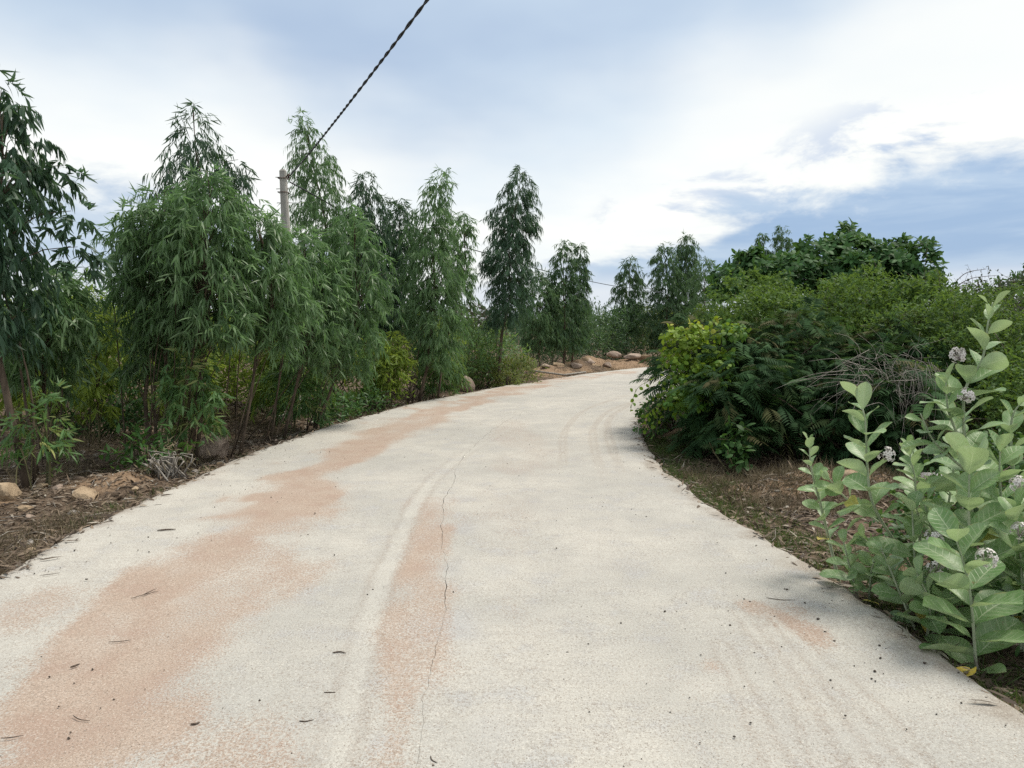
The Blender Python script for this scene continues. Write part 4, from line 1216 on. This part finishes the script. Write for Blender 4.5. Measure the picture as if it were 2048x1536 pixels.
def leaf_obj(root, me, base, d, nrm, L, wfac=1.0):
    d = Vector(d).normalized()
    x = d.cross(Vector(nrm))
    if x.length < 1e-4:
        x = Vector((1, 0, 0))
    x.normalize()
    z = x.cross(d)
    rot = Matrix((x, d, z)).transposed().to_4x4()
    o = bpy.data.objects.new('leaf', me)
    COL.objects.link(o)
    o.parent = root
    o.matrix_basis = Matrix.Translation(Vector(base) - Vector(root.location)) @ rot @ Matrix.Diagonal((L * wfac, L, L, 1))
    return o


def milkweed(label, stems, seed, flowers=(), yellow=0):
    """stems: list of (points, leaf length, node spacing, lowest fraction that still bears leaves)"""
    g = rs(seed)
    p0 = np.array(stems[0][0][0])
    p0[2] = G(p0[0], p0[1]) - .03
    root = thing('milkweed_shrub', p0, label, 'shrub', 'grey-green milkweed shrubs by the road')
    wood = Fol()
    ny = 0
    for pts, L, sp, lo in stems:
        sp = sp * .86
        P = np.array(pts, float)
        if lo >= 0 and P[0, 2] < .3:
            P[0, 2] = min(P[0, 2], G(P[0, 0], P[0, 1]) - .03)
        P[1:-1] += g.randn(len(P) - 2, 3) * np.array([.006, .03, .004])
        c = spline(P, 40)
        ln = np.concatenate([[0], np.cumsum(np.linalg.norm(np.diff(c, axis=0), axis=1))])
        tube(wood, c, np.linspace(.0105 if ln[-1] > .8 else .008, .0035, 40), 6)
        s = max(lo, .0) * ln[-1] + sp * .5
        k = g.rand() * 3
        while s < ln[-1] + 1e-6:
            q = np.array([np.interp(s, ln, c[:, j]) for j in range(3)])
            i = min(38, int(np.searchsorted(ln, s)))
            t = norm(c[min(i + 1, 39)] - c[max(i - 1, 0)])
            A = norm(np.cross(t, [.2, 1, .1]))
            B = np.cross(t, A)
            f = s / ln[-1]
            size = L * np.interp(f, [0, .25, .6, .85, 1], [.85, 1.0, 1.0, .78, .5]) * (.85 + .3 * g.rand())
            for sg in (0, math.pi):
                an = k + sg + g.randn() * .15
                r_ = math.cos(an) * A + math.sin(an) * B
                opn = np.interp(f, [0, .5, .85, 1], [1.9, 1.45, .95, .42]) * (.8 + .4 * g.rand())
                d = norm(r_ * opn + t * 1.0 + np.array([0, 0, -.12]))
                nr = norm(t * 1.0 - r_ * .55 + g.randn(3) * .38)
                me = MILK[g.randint(5)]
                if ny < yellow and f < .45 and g.rand() < .6:
                    me = MILKY
                    ny += 1
                leaf_obj(root, me, q + r_ * .006, d, nr, 1.0 * size * (.75 + .5 * g.rand()), .9 + .2 * g.rand())
            s += sp * np.interp(f, [0, .8, 1], [1.0, .95, .55])
            k += math.pi / 2 + g.randn() * .12
    obj('stem', wood.mesh('stem'), M['milkstem'], root)
    for i, fp in enumerate(flowers):
        a, b_ = FLOW[i % 2]
        fl = obj('flower_cluster', a, M['petal'], root, loc=None)
        fl.matrix_parent_inverse = Matrix.Identity(4)
        fl.location = Vector(fp) - Vector(root.location)
        fl.rotation_euler = (g.randn() * .3, g.randn() * .3, g.rand() * 6)
        cc = obj('flower_centres', b_, M['petal_purple'], fl)
        cc.matrix_parent_inverse = Matrix.Identity(4)
    return root


milkweed('front milkweed at the road edge, low column of big rounded leaves', [([(2.17, 3.38, -.08), (2.09, 3.36, .29), (2.01, 3.35, .56)], .235, .098, .0)], 201, [(2.12, 3.28, .46)], 0)
milkweed('tallest milkweed, its tip reaching above the brush into the sky', [
    ([(2.58, 4.0, -.11), (2.49, 4.0, .56), (2.44, 4.0, 1.1), (2.49, 4.0, 1.31), (2.52, 4.0, 1.5), (2.55, 4.0, 1.62)], .205, .118, .22),
    ([(2.46, 4.02, .80), (2.36, 4.0, 1.03), (2.32, 4.0, 1.2)], .15, .085, .25),
    ([(2.47, 4.0, .70), (2.30, 4.05, .86), (2.22, 4.05, 1.02)], .13, .085, .3)], 203, [(2.33, 3.92, 1.34), (2.36, 3.88, 1.13)], 2)
milkweed('upright milkweed with large veined leaves just behind the front one', [([(2.37, 3.7, -.07), (2.31, 3.7, .42), (2.28, 3.7, .87)], .235, .115, .12)], 205, [(2.48, 3.62, .72)], 1)
milkweed('milkweed at the right edge with broad leaves behind the front column', [([(2.72, 3.9, -.1), (2.6, 3.9, .58), (2.56, 3.9, .86)], .22, .115, .2)], 207, [(2.70, 3.8, .80)], 0)
milkweed('milkweed cut off by the right edge of the picture', [([(2.99, 4.2, -.02), (2.84, 4.2, .85), (2.88, 4.2, 1.1)], .17, .115, .3), ([(2.95, 4.1, .3), (3.0, 4.0, .55), (2.98, 3.95, .75)], .2, .11, .1)], 209, [(2.95, 4.1, .95)], 0)
milkweed('leaning milkweed with a thick bare lower stem and rosette of leaves on top', [
    ([(2.42, 4.1, -.15), (2.17, 4.1, .25), (1.99, 4.1, .5), (1.95, 4.1, .73), (1.92, 4.1, .98), (1.90, 4.1, 1.12)], .185, .10, .46),
    ([(2.05, 4.12, .40), (1.90, 4.2, .52), (1.82, 4.25, .62)], .135, .07, .1),
    ([(2.25, 4.1, .12), (2.08, 4.2, .2), (1.98, 4.2, .30)], .13, .07, .1)], 211, [(2.02, 4.0, .80)], 2)
milkweed('bushy milkweed filling the gap between the front column and the right edge', [([(2.55, 3.62, -.1), (2.5, 3.6, .3), (2.44, 3.58, .62)], .215, .10, .1), ([(2.52, 3.62, .1), (2.62, 3.62, .4), (2.66, 3.6, .66)], .2, .095, .15)], 221, [(2.42, 3.5, .52)], 1)
milkweed('low milkweed bush hugging the road edge between the leaning stem and the front column', [([(2.12, 3.72, -.1), (2.08, 3.7, .12), (2.02, 3.66, .27)], .15, .06, .1), ([(2.14, 3.74, -.05), (2.2, 3.7, .16), (2.24, 3.64, .34)], .15, .07, .1), ([(2.12, 3.8, -.05), (2.02, 3.86, .16), (1.96, 3.9, .32)], .13, .06, .1)], 225, [(2.10, 3.62, .30)], 1)
milkweed('leafy milkweed standing behind the leaning one, paler and half hidden', [([(2.6, 4.5, -.1), (2.5, 4.5, .4), (2.42, 4.5, .78)], .16, .085, .15), ([(2.58, 4.5, .0), (2.66, 4.5, .4), (2.7, 4.5, .9)], .16, .09, .3)], 227, (), 0)
milkweed('milkweed in the lower right corner of the picture, leaning out of it', [([(2.6, 3.5, -.1), (2.62, 3.48, .25), (2.56, 3.42, .5)], .2, .085, .1), ([(2.62, 3.52, -.05), (2.75, 3.5, .3), (2.8, 3.48, .6)], .2, .09, .1)], 229, (), 1)
milkweed('low spreading milkweed under the tallest one with drooping lower leaves', [([(2.45, 3.85, -.1), (2.38, 3.8, .2), (2.30, 3.78, .42)], .19, .085, .1), ([(2.45, 3.88, 0), (2.3, 3.95, .3), (2.22, 3.98, .55)], .165, .085, .2)], 223, (), 0)
milkweed('small pale milkweed shoot, leftmost of the milkweeds', [([(2.0, 4.45, -.1), (1.86, 4.42, .40), (1.76, 4.4, .66), (1.76, 4.4, .82)], .115, .075, .3)], 213, (), 1)
milkweed('short milkweed shoot with narrow leaves between the leaning one and the tallest', [([(2.45, 4.35, -.1), (2.33, 4.3, .55), (2.29, 4.3, .82)], .14, .085, .45)], 215, (), 0)
milkweed('low milkweed with cupped leaves left of the front column', [([(2.20, 3.95, -.1), (2.13, 3.9, .32), (2.11, 3.9, .58)], .185, .10, .15)], 217, [(2.18, 3.8, .40), (2.15, 3.75, .24)], 0)
milkweed('smallest milkweed cluster close to the road edge below the leaning stem', [([(2.02, 4.25, -.1), (1.93, 4.22, .14), (1.89, 4.2, .28)], .12, .06, .2), ([(2.05, 4.2, -.05), (2.02, 4.1, .12), (2.0, 4.05, .2)], .13, .06, .2)], 219, (), 0)

# ------------------------------------------------------------------ boulders and stones
def boulder_mesh(seed, sx, sy, sz, facet=.35, sub=4, flat=False):
    import bmesh
    bm = bmesh.new()
    bmesh.ops.create_icosphere(bm, subdivisions=sub, radius=1.0)
    V = np.array([v.co for v in bm.verts])
    g = rs(seed)
    for i in range(14):                                   # knock flat faces off the ball
        d = norm(g.randn(3))
        h = .42 + .38 * g.rand()
        over = V @ d - h
        V = V - np.where(over > 0, over, 0)[:, None] * d * min(1.0, facet * 2.4)
    V = V * (1 + .5 * (fbm(V[:, 0] * 1.7 + seed, V[:, 1] * 1.4, V[:, 2] * 1.4, 4) - .5) + .12 * (fbm(V[:, 0] * 6 + seed, V[:, 1] * 7, V[:, 2] * 7, 3) - .5))[:, None]
    V = V * np.array([sx, sy, sz])
    F = np.array([[v.index for v in f.verts] for f in bm.faces])
    bm.free()
    return mesh_np('boulder', V, [F], smooth=not flat)


def rock(label, x, y, sx, sy, sz, mat, seed, facet=.35, sink=.35, rz=0.0, cat='rock', name='boulder', rx=0.0):
    o = obj(name, boulder_mesh(seed, sx, sy, sz, facet, 4 if facet < .2 else 3, facet > .25), M[mat])
    o.location = (x, y, G(x, y) + sz * (1 - sink) - sz * .25)
    o.rotation_euler = (rx, 0, rz)
    return tag(o, label, cat)


rock('pinkish angular rock at the road edge in front of the bright shoots', -3.72, 9.25, .22, .2, .24, 'rock', 301, .42, .25, .4)
rock('flat tan rock lying on the bare ground near the left road edge', -3.92, 6.78, .15, .12, .13, 'rock_tan', 322, .42, .75, .9)
rock('tan half-buried rock at the left edge of the picture', -4.62, 6.75, .22, .17, .18, 'rock_tan', 325, .42, .75, .4)
rock('rounded brown boulder at the road edge left of the solitary eucalyptus', -1.12, 18.0, .24, .24, .27, 'rock', 304, .1, .25)
rock('whitish stone at the foot of the utility pole', -3.98, 12.9, .15, .13, .12, 'rock_pale', 305, .4, .3)
rock('flat grey stone beside the lying pole past the solitary eucalyptus', .55, 23.4, .38, .25, .14, 'rock_grey', 306, .42, .3)
rock('pale pointed rock, left of two on the far soil heap', 4.0, 29.3, .32, .25, .22, 'rock', 307, .42, .1, .5)
rock('flat pale rock, right of two on the far soil heap', 4.6, 29.0, .42, .3, .18, 'rock', 308, .3, .2, .2)
rock('big grey rock half hidden under the dark bush at the road edge', 2.32, 11.2, .28, .35, .26, 'rock_grey', 309, .4, .3)
rock('pale rock on the soil bank behind the leaning milkweed', 4.15, 7.3, .26, .2, .13, 'rock_pale', 310, .42, .3)
rock('tan lump of earth and stone on the soil bank by the small milkweed', 3.15, 6.9, .2, .18, .09, 'rock_tan', 311, .2, .5)


for i, (x, y, r_) in enumerate([(-4.25, 6.45, .05), (-4.05, 6.2, .035), (-3.75, 6.3, .04), (-3.55, 6.95, .045), (-4.4, 7.15, .06), (-3.6, 5.5, .035), (-3.4, 5.2, .03), (-4.3, 5.9, .045), (-3.5, 8.2, .05), (-3.45, 8.8, .06), (-3.3, 10.3, .06), (-3.15, 11.9, .07), (-4.7, 7.4, .07), (-5.0, 6.3, .06)]):
    o = rock('small tan stone lying among the litter on the left earth verge', x, y, r_ * 1.3, r_, r_ * .75, ('rock_tan', 'rock', 'rock_grey')[i % 3], 350 + i, .42, .3, i * 1.7, 'stone', 'stone')
    o['group'] = 'small stones on the left earth verge'
RUB = [(1.05, 24.0, .16), (1.5, 24.7, .2), (1.9, 25.3, .14), (2.2, 25.9, .22), (2.6, 26.5, .17), (3.0, 27.0, .24), (3.5, 27.7, .18), (5.2, 29.2, .28), (5.8, 29.7, .2), (2.9, 27.7, .3)]
for i, (x, y, r_) in enumerate(RUB):
    o = rock('rough tan stone in the rubble on the soil heap along the outside of the bend', x, y, r_ * 1.3, r_, r_ * .75, 'rock_tan' if i % 3 else 'rock', 330 + i, .42, .35, i * .9, 'stone', 'rubble_stone')
    o['group'] = 'rubble along the outside of the bend'


# ------------------------------------------------------------------ utility pole and cable
def pole_material():
    m = bpy.data.materials.new('pole_concrete')
    m.use_nodes = True
    t = NT(m.node_tree)
    pos = t.n('ShaderNodeNewGeometry').outputs['Position']
    n1 = t.noise(t.vmul(pos, (1, 1, .25)), 9.0, 5.0, .65)
    n2 = t.noise(pos, 70.0, 3.0, .6)
    col = t.mix(t.rng(n1, .3, .7), (0.25, 0.24, 0.22), (0.42, 0.41, 0.38))
    col = t.mix(t.rng(n2, .55, .7), col, (0.18, 0.17, 0.15))
    bp = t.n('ShaderNodeBump', ins={'Height': t.m('ADD', n1, n2), 'Strength': .4, 'Distance': .01})
    p = t.n('ShaderNodeBsdfPrincipled', ins={'Base Color': col, 'Roughness': .9, 'Normal': bp.outputs[0]})
    t.n('ShaderNodeOutputMaterial', ins={0: p.outputs[0]})
    return m


def plain(name, col, rough=.5, metal=0.0):
    m = bpy.data.materials.new(name)
    m.use_nodes = True
    t = NT(m.node_tree)
    nz = t.noise(t.n('ShaderNodeNewGeometry').outputs['Position'], 40.0, 3.0)
    c = t.mix(t.rng(nz, .3, .7), col, tuple(q * .7 for q in col))
    p = t.n('ShaderNodeBsdfPrincipled', ins={'Base Color': c, 'Roughness': rough, 'Metallic': metal})
    t.n('ShaderNodeOutputMaterial', ins={0: p.outputs[0]})
    return m


M['pole'] = pole_material()
M['cable'] = plain('black_cable', (0.012, 0.012, 0.014), .55)
M['iron'] = plain('rusty_iron', (0.10, 0.065, 0.05), .7, .6)


def box_taper(fol, b, t_, wb, wt, bevel=.18):
    """square tapered post with chamfered corners and a low pyramid cap"""
    def ring(w, z, c):
        h, k = w / 2, w / 2 * (1 - bevel * 2)
        xy = [(-k, -h), (k, -h), (h, -k), (h, k), (k, h), (-k, h), (-h, k), (-h, -k)]
        return [(c[0] + x, c[1] + y, z) for x, y in xy]
    V = ring(wb, b[2], b) + ring(wt, t_[2] - .03, t_) + ring(wt * .55, t_[2], t_)
    Q = []
    for l in (0, 8):
        for j in range(8):
            Q.append((l + j, l + (j + 1) % 8, l + 8 + (j + 1) % 8, l + 8 + j))
    V.append((t_[0], t_[1], t_[2] + .004))
    T = [(16 + j, 16 + (j + 1) % 8, 24) for j in range(8)]
    fol.raw(np.array(V), T, np.array(Q), .5)


pb = np.array([-3.86, 13.3, G(-3.86, 13.3) - .1])
pt = np.array([-3.985, 13.3, 4.20])
pole = thing('utility_pole', pb, 'grey square concrete utility pole rising out of the weeping eucalyptus', 'utility pole')
f = Fol()
box_taper(f, pb, pt, .20, .108)
obj('shaft', f.mesh('shaft', False), M['pole'], pole)
for zz in (4.06, 3.86, 3.62):
    f = Fol()
    c = pt + (pb - pt) * ((pt[2] - zz) / (pt[2] - pb[2]))
    tube(f, [c + [-.13, -.02, 0], c + [0, -.02, .004], c + [.14, -.02, 0]], .006, 5)
    obj('bolt', f.mesh('bolt'), M['iron'], pole)
f = Fol()
c = pt + (pb - pt) * .033
for w_ in ((.075, 4.04), (.08, 3.80)):
    h = w_[0]
    z_ = w_[1]
    ring = [c + [-h, -h, z_ - c[2]], c + [h, -h, z_ - c[2]], c + [h, h, z_ - c[2]], c + [-h, h, z_ - c[2]], c + [-h, -h, z_ - c[2]]]
    tube(f, ring, .008, 4)
obj('clamp_band', f.mesh('clamp_band'), M['iron'], pole)
f = Fol()
hook = np.array([-3.90, 13.25, 4.07])
tube(f, spline([hook + [-.02, .02, 0], hook + [.03, -.03, .02], hook + [.06, -.08, -.01]], 6), .010, 5)
tube(f, [hook + [.04, -.06, -.05], hook + [.05, -.07, .03]], [.02, .02], 6)
obj('cable_hook', f.mesh('cable_hook'), M['iron'], pole)


def twisted_cable(label, pts, pitch, r, off, n, name='power_cable'):
    c = spline(pts, n)
    ln = np.concatenate([[0], np.cumsum(np.linalg.norm(np.diff(c, axis=0), axis=1))])
    tan = norm(np.gradient(c, axis=0))
    A = norm(np.cross(tan, [0, 0, 1.0]))
    B = np.cross(tan, A)
    root = thing(name, pts[0], label, 'cable')
    for k in (0, math.pi):
        f = Fol()
        an = ln / pitch * 2 * math.pi + k + 1.1 * np.sin(ln * 1.3) + .6 * np.sin(ln * 3.7)
        tube(f, c + off * (np.cos(an)[:, None] * A + np.sin(an)[:, None] * B), r, 6)
        obj('strand', f.mesh('strand'), M['cable'], root)
    return root


twisted_cable('black twisted cable running from the pole top up out of the picture', [(-3.84, 13.17, 4.06), (-2.95, 11.0, 3.915), (-1.8, 8.35, 3.86), (-.63, 5.8, 3.92), (.75, 2.8, 4.05), (2.6, -1.2, 4.35), (5.0, -6.5, 4.9)], .40, .0072, .0072, 900)
f = Fol()
tube(f, spline([(-3.90, 13.4, 4.0), (-3.1, 17.2, 3.75), (-.98, 21, 3.55), (1.23, 26, 3.33), (4.9, 34.6, 3.25), (7.6, 39.5, 3.4)], 120), .013, 5)
far_cable = obj('power_cable', f.mesh('power_cable'), M['cable'])
tag(far_cable, 'thin dark cable sagging behind the trees from the pole towards the far bend', 'cable')
f = Fol()
tube(f, [(.62, 23.2, G(.62, 23.2) + .17), (1.6, 22.9, G(1.6, 22.9) + .06), (2.35, 23.9, G(2.35, 23.9) + .04)], [.03, .035, .03], 6)
tag(obj('lying_pole', f.mesh('lying_pole'), M['deadwood']), 'pale wooden pole lying on the verge beside the flat grey stone', 'pole')

# ------------------------------------------------------------------ litter, grass, grit
g = rs(401)


def scatter(n, box, want):
    """random ground points in box where want(x, y, sd) is true"""
    x = box[0] + (box[1] - box[0]) * g.rand(n)
    y = box[2] + (box[3] - box[2]) * g.rand(n)
    s_ = road_sd(x, y)
    k = want(x, y, s_)
    x, y, s_ = x[k], y[k], s_[k]
    return np.stack([x, y, gz(x, y, s_)], -1), s_


P1, _ = scatter(42000, (-8.0, -1.5, 3.5, 16), lambda x, y, s_: (s_ > .02) & (x < -1 + .2 * (y - 14)))
P2, _ = scatter(13000, (1.5, 5.5, 2.4, 9.0), lambda x, y, s_: (s_ > .02))
P3, _ = scatter(5000, (-2, 8, 17, 31), lambda x, y, s_: (s_ > .05))
s_ = 1.5 + 22 * g.rand(1500) ** 1.3                       # leaves blown onto the slab edges
ea, eb = edges_at(s_)
w_ = np.abs(g.randn(1500)) * .06
left = g.rand(1500) < .7
dd = norm(eb - ea)
XY = np.where(left[:, None], ea + dd * w_[:, None], eb - dd * w_[:, None])
P4 = np.c_[XY, np.where(w_ < .06, -.02, -.006)]
P = np.vstack([P1, P2, P3, P4])
n = len(P)
f = Fol()
D = np.stack([g.randn(n), g.randn(n), g.randn(n) * .22], -1)
f.add('lance', P + [0, 0, .012], D, np.array([0, 0, 1.0]) + g.randn(n, 3) * .35, .05 + .09 * g.rand(n), .008 + .018 * g.rand(n), np.clip(g.rand(n) ** 1.5 * 1.05, 0, 1), bend=.1)
tag(obj('leaf_litter', f.mesh('leaf_litter'), M['litter'], kind='stuff'), 'dry fallen leaves scattered over the bare earth verges', 'leaf litter')

f = Fol()
for box, n_, want in (((-7.5, -2, 3.5, 17), 520, lambda x, y, s_: (s_ > .03)), ((1.6, 5, 2.5, 9), 140, lambda x, y, s_: (s_ > .03)), ((-1, 7, 18, 31), 160, lambda x, y, s_: (s_ > .1))):
    P, _ = scatter(n_ * 2, box, want)
    for p in P[:n_]:
        a = g.rand() * 6.28
        L = .12 + .35 * g.rand() ** 2
        d = np.array([math.cos(a), math.sin(a), .1 * g.randn()]) * L
        tube(f, [p + [0, 0, .015], p + d * .5 + g.randn(3) * .02 + [0, 0, .03], p + d + [0, 0, .02]], [.004, .0035, .002], 3, g.rand())
tag(obj('fallen_twigs', f.mesh('fallen_twigs'), M['deadwood'], kind='stuff'), 'grey dry twigs strewn over the earth verges', 'twigs')


def grass_tufts(name, label, P, per, L, mat, spread=.04, lean=.5):
    n = len(P)
    f = Fol()
    Q = np.repeat(P, per, 0)
    Q[:, :2] += g.randn(n * per, 2) * spread
    D = np.stack([g.randn(n * per) * lean, g.randn(n * per) * lean, np.ones(n * per)], -1)
    f.add('blade', Q - [0, 0, .01], D, g.randn(n * per, 3), L * (.4 + .9 * g.rand(n * per)), .004 + .004 * g.rand(n * per), np.clip(np.repeat(g.rand(n), per) * .7 + .3 * g.rand(n * per), 0, 1), bend=.35)
    tag(obj(name, f.mesh(name), M[mat], kind='stuff'), label, 'grass')


Pa, _ = scatter(3000, (-6.5, -2, 4, 14), lambda x, y, s_: (s_ > .03) & (fbm(x * 1.5, y * 1.5, 50.0, 3) > .5))
Pb, _ = scatter(1500, (1.8, 4.5, 6.2, 8.2), lambda x, y, s_: (s_ > .25))
Pc, _ = scatter(900, (-1, 7, 19, 30), lambda x, y, s_: (s_ > .1) & (s_ < 2.5))
grass_tufts('dry_grass', 'dry straw-coloured grass along the earth verges', np.vstack([Pa[:1400], Pb[:700], Pc[:400]]), 12, .15, 'drygrass', .06, .8)
Pa, _ = scatter(2600, (1.4, 3.0, 2.2, 10.5), lambda x, y, s_: (s_ > -.02) & (s_ < .55))
Pb, _ = scatter(1200, (-4.2, -2.2, 4, 16), lambda x, y, s_: (s_ > .02) & (s_ < .35) & (fbm(x * 2, y * 2, 60.0, 3) > .52))
grass_tufts('green_grass', 'short dull green grass along both road edges', np.vstack([Pa[:1300], Pb[:400]]), 12, .085, 'grass', .04, .9)

# grit on the concrete: angular crumbs
n = 2600
u = g.beta(.55, .55, n)
s_ = 1.8 + 12 * g.rand(n) ** 1.6
a, b = edges_at(s_)
keep = g.rand(n) < .12 + .88 * smooth(.46, .62, fbm(u * 7, s_ * .9, 3.0, 3))
XY = (a * (1 - u[:, None]) + b * u[:, None])[keep]
k = len(XY)
oc = np.array([(1, 0, 0), (-1, 0, 0), (0, 1, 0), (0, -1, 0), (0, 0, 1), (0, 0, -1)], float)
tf = np.array([(0, 2, 4), (2, 1, 4), (1, 3, 4), (3, 0, 4), (2, 0, 5), (1, 2, 5), (3, 1, 5), (0, 3, 5)])
sz = .0020 + .0050 * g.rand(k) ** 4
V = np.concatenate([XY, np.full((k, 1), .004)], 1)[:, None] + oc[None] * (sz[:, None, None] * (.6 + .8 * g.rand(k, 6, 1))) * np.array([1, 1, .7])
T = (np.arange(k)[:, None, None] * 6 + tf[None]).reshape(-1, 3)
f = Fol()
f.raw(V.reshape(-1, 3), T, [], .5)
tag(obj('grit', f.mesh('grit', False), M['pebble'], kind='stuff'), 'dark grit and crumbs of earth lying on the concrete road', 'grit')

PEB = [(1.56, 4.15), (1.58, 3.94), (1.56, 3.72), (1.53, 3.56), (1.53, 3.45), (1.72, 3.4), (1.66, 3.27), (1.83, 3.22), (1.57, 3.14), (1.53, 3.05), (1.09, 3.64), (1.27, 4.0), (1.29, 3.96), (.8, 3.82), (.81, 2.62), (1.28, 2.77), (-.33, 4.11), (-2.49, 4.89), (-2.51, 4.32), (-2.91, 4.89), (-2.26, 5.3), (-2.43, 6.74), (-2.45, 6.08), (-1.57, 5.87)]
pm = [boulder_mesh(500 + i, .0115, .0105, .008, .4, 2) for i in range(3)]
for me in pm:
    me.materials.append(M['pebble'])
for i, (x, y) in enumerate(PEB):
    o = bpy.data.objects.new('pebble', pm[i % 3])
    COL.objects.link(o)
    o.location = (x, y, .006)
    o.rotation_euler = (0, 0, i * 1.3)
    q = .45 + .45 * g.rand()
    o.scale = (q, q, q)
    tag(o, 'small dark pebble lying on the pale concrete along the right road edge' if x > .5 else 'small dark pebble lying on the concrete in the left part of the road', 'pebble', 'pebbles along the right road edge' if x > .5 else 'pebbles on the left part of the road')

TW = [((-2.52, 5.38), .16, .2, .012, 'short thick dark piece of bark on the pale left side of the road'),
      ((-2.78, 4.41), .14, .5, .004, 'thin dark twig nearest the left road edge on the pale concrete'),
      ((-2.04, 4.06), .20, .9, .004, 'forked thin twig on the upper edge of the pink sand band'),
      ((-1.86, 3.45), .13, .3, .004, 'short straight twig in the middle of the pink sand band'),
      ((-1.92, 3.19), .05, .9, .009, 'stubby dark piece of wood on the pink sand band'),
      ((-1.64, 2.75), .12, -.4, .004, 'bent thin twig low on the pink sand band near the bottom of the picture'),
      ((-1.82, 2.62), .10, .3, .004, 'dark twig at the lower left corner of the picture'),
      ((-1.19, 2.71), .045, .6, .008, 'small dark chip of bark on the pale patch right of the sand band'),
      ((-.79, 3.32), .085, -.1, .007, 'dark crumbly clod just left of the pale tyre track, the upper of three'),
      ((-.74, 2.95), .055, .0, .007, 'dark crumbly clod just left of the pale tyre track, the middle of three'),
      ((-.78, 2.73), .075, .3, .006, 'dark crumbly clod just left of the pale tyre track, the lowest of three'),
      ((1.47, 4.0), .20, -.2, .004, 'long thin dark twig lying on the right side of the road by the orange sand'),
      ((-.27, 2.48), .07, -1.0, .004, 'short twig by the centre joint at the bottom of the picture')]
for (p, L, a, r_, lab) in TW:
    f = Fol()
    r_, L = r_ * .5, L * .75
    d = np.array([math.cos(a), math.sin(a), 0]) * L
    pts = [(-d / 2) + g.randn(3) * [.004, .004, 0], d * 0 + np.array([-d[1], d[0], 0]) * .12 * g.randn(), d / 2]
    tube(f, np.array(spline(pts, 6)) + [0, 0, r_ * .9 + .004], r_ * np.array([.6, 1, 1, .9, .8, .4]), 5)
    if 'forked' in lab:
        tube(f, np.array(spline([pts[1], pts[1] + np.array([.02, .05, .004]), pts[1] + np.array([.03, .09, .002])], 4)) + [0, 0, .006], [.003, .003, .002, .001], 4)
    tag(obj('twig', f.mesh('twig'), M['twig'], loc=(p[0], p[1], 0)), lab, 'twig')

# yellow fallen leaves
for (x, y, L, rz, tilt, lab) in ((2.06, 3.26, .20, 2.4, .25, 'big yellow fallen leaf at the road edge under the front milkweed'), (2.02, 4.02, .09, 1.0, .2, 'small yellow fallen leaf on the verge below the leaning milkweed stem')):
    o = bpy.data.objects.new('fallen_leaf', MILKY)
    COL.objects.link(o)
    o.location = (x, y, G(x, y) + .05)
    o.rotation_euler = (tilt, .25, rz)
    o.scale = (L, L, L)
    tag(o, lab, 'leaf')

# ------------------------------------------------------------------ far trees closing the view
g = rs(601)
f = Fol()
n = 15000
az = R(-62) + R(124) * g.rand(n)
dist = 48 + 26 * g.rand(n)
hmax = 1.4 + 2.6 * fbm(az * 14, dist * .06, 9.0, 3)
z_ = -.3 + hmax * g.rand(n) ** .7
P = np.stack([np.sin(az) * dist, np.cos(az) * dist, z_], -1)
f.add('diam', P, g.randn(n, 3), g.randn(n, 3) + [0, -.5, .5], .35 + .3 * g.rand(n), .22 + .2 * g.rand(n), np.clip(g.rand(n) * .6 + .5 * fbm(az * 20, dist * .2, 1.0, 2) - .1, 0, 1))
tag(obj('treeline', f.mesh('treeline'), M['treeline'], kind='stuff'), 'distant low wood closing the view behind the trees', 'wood')
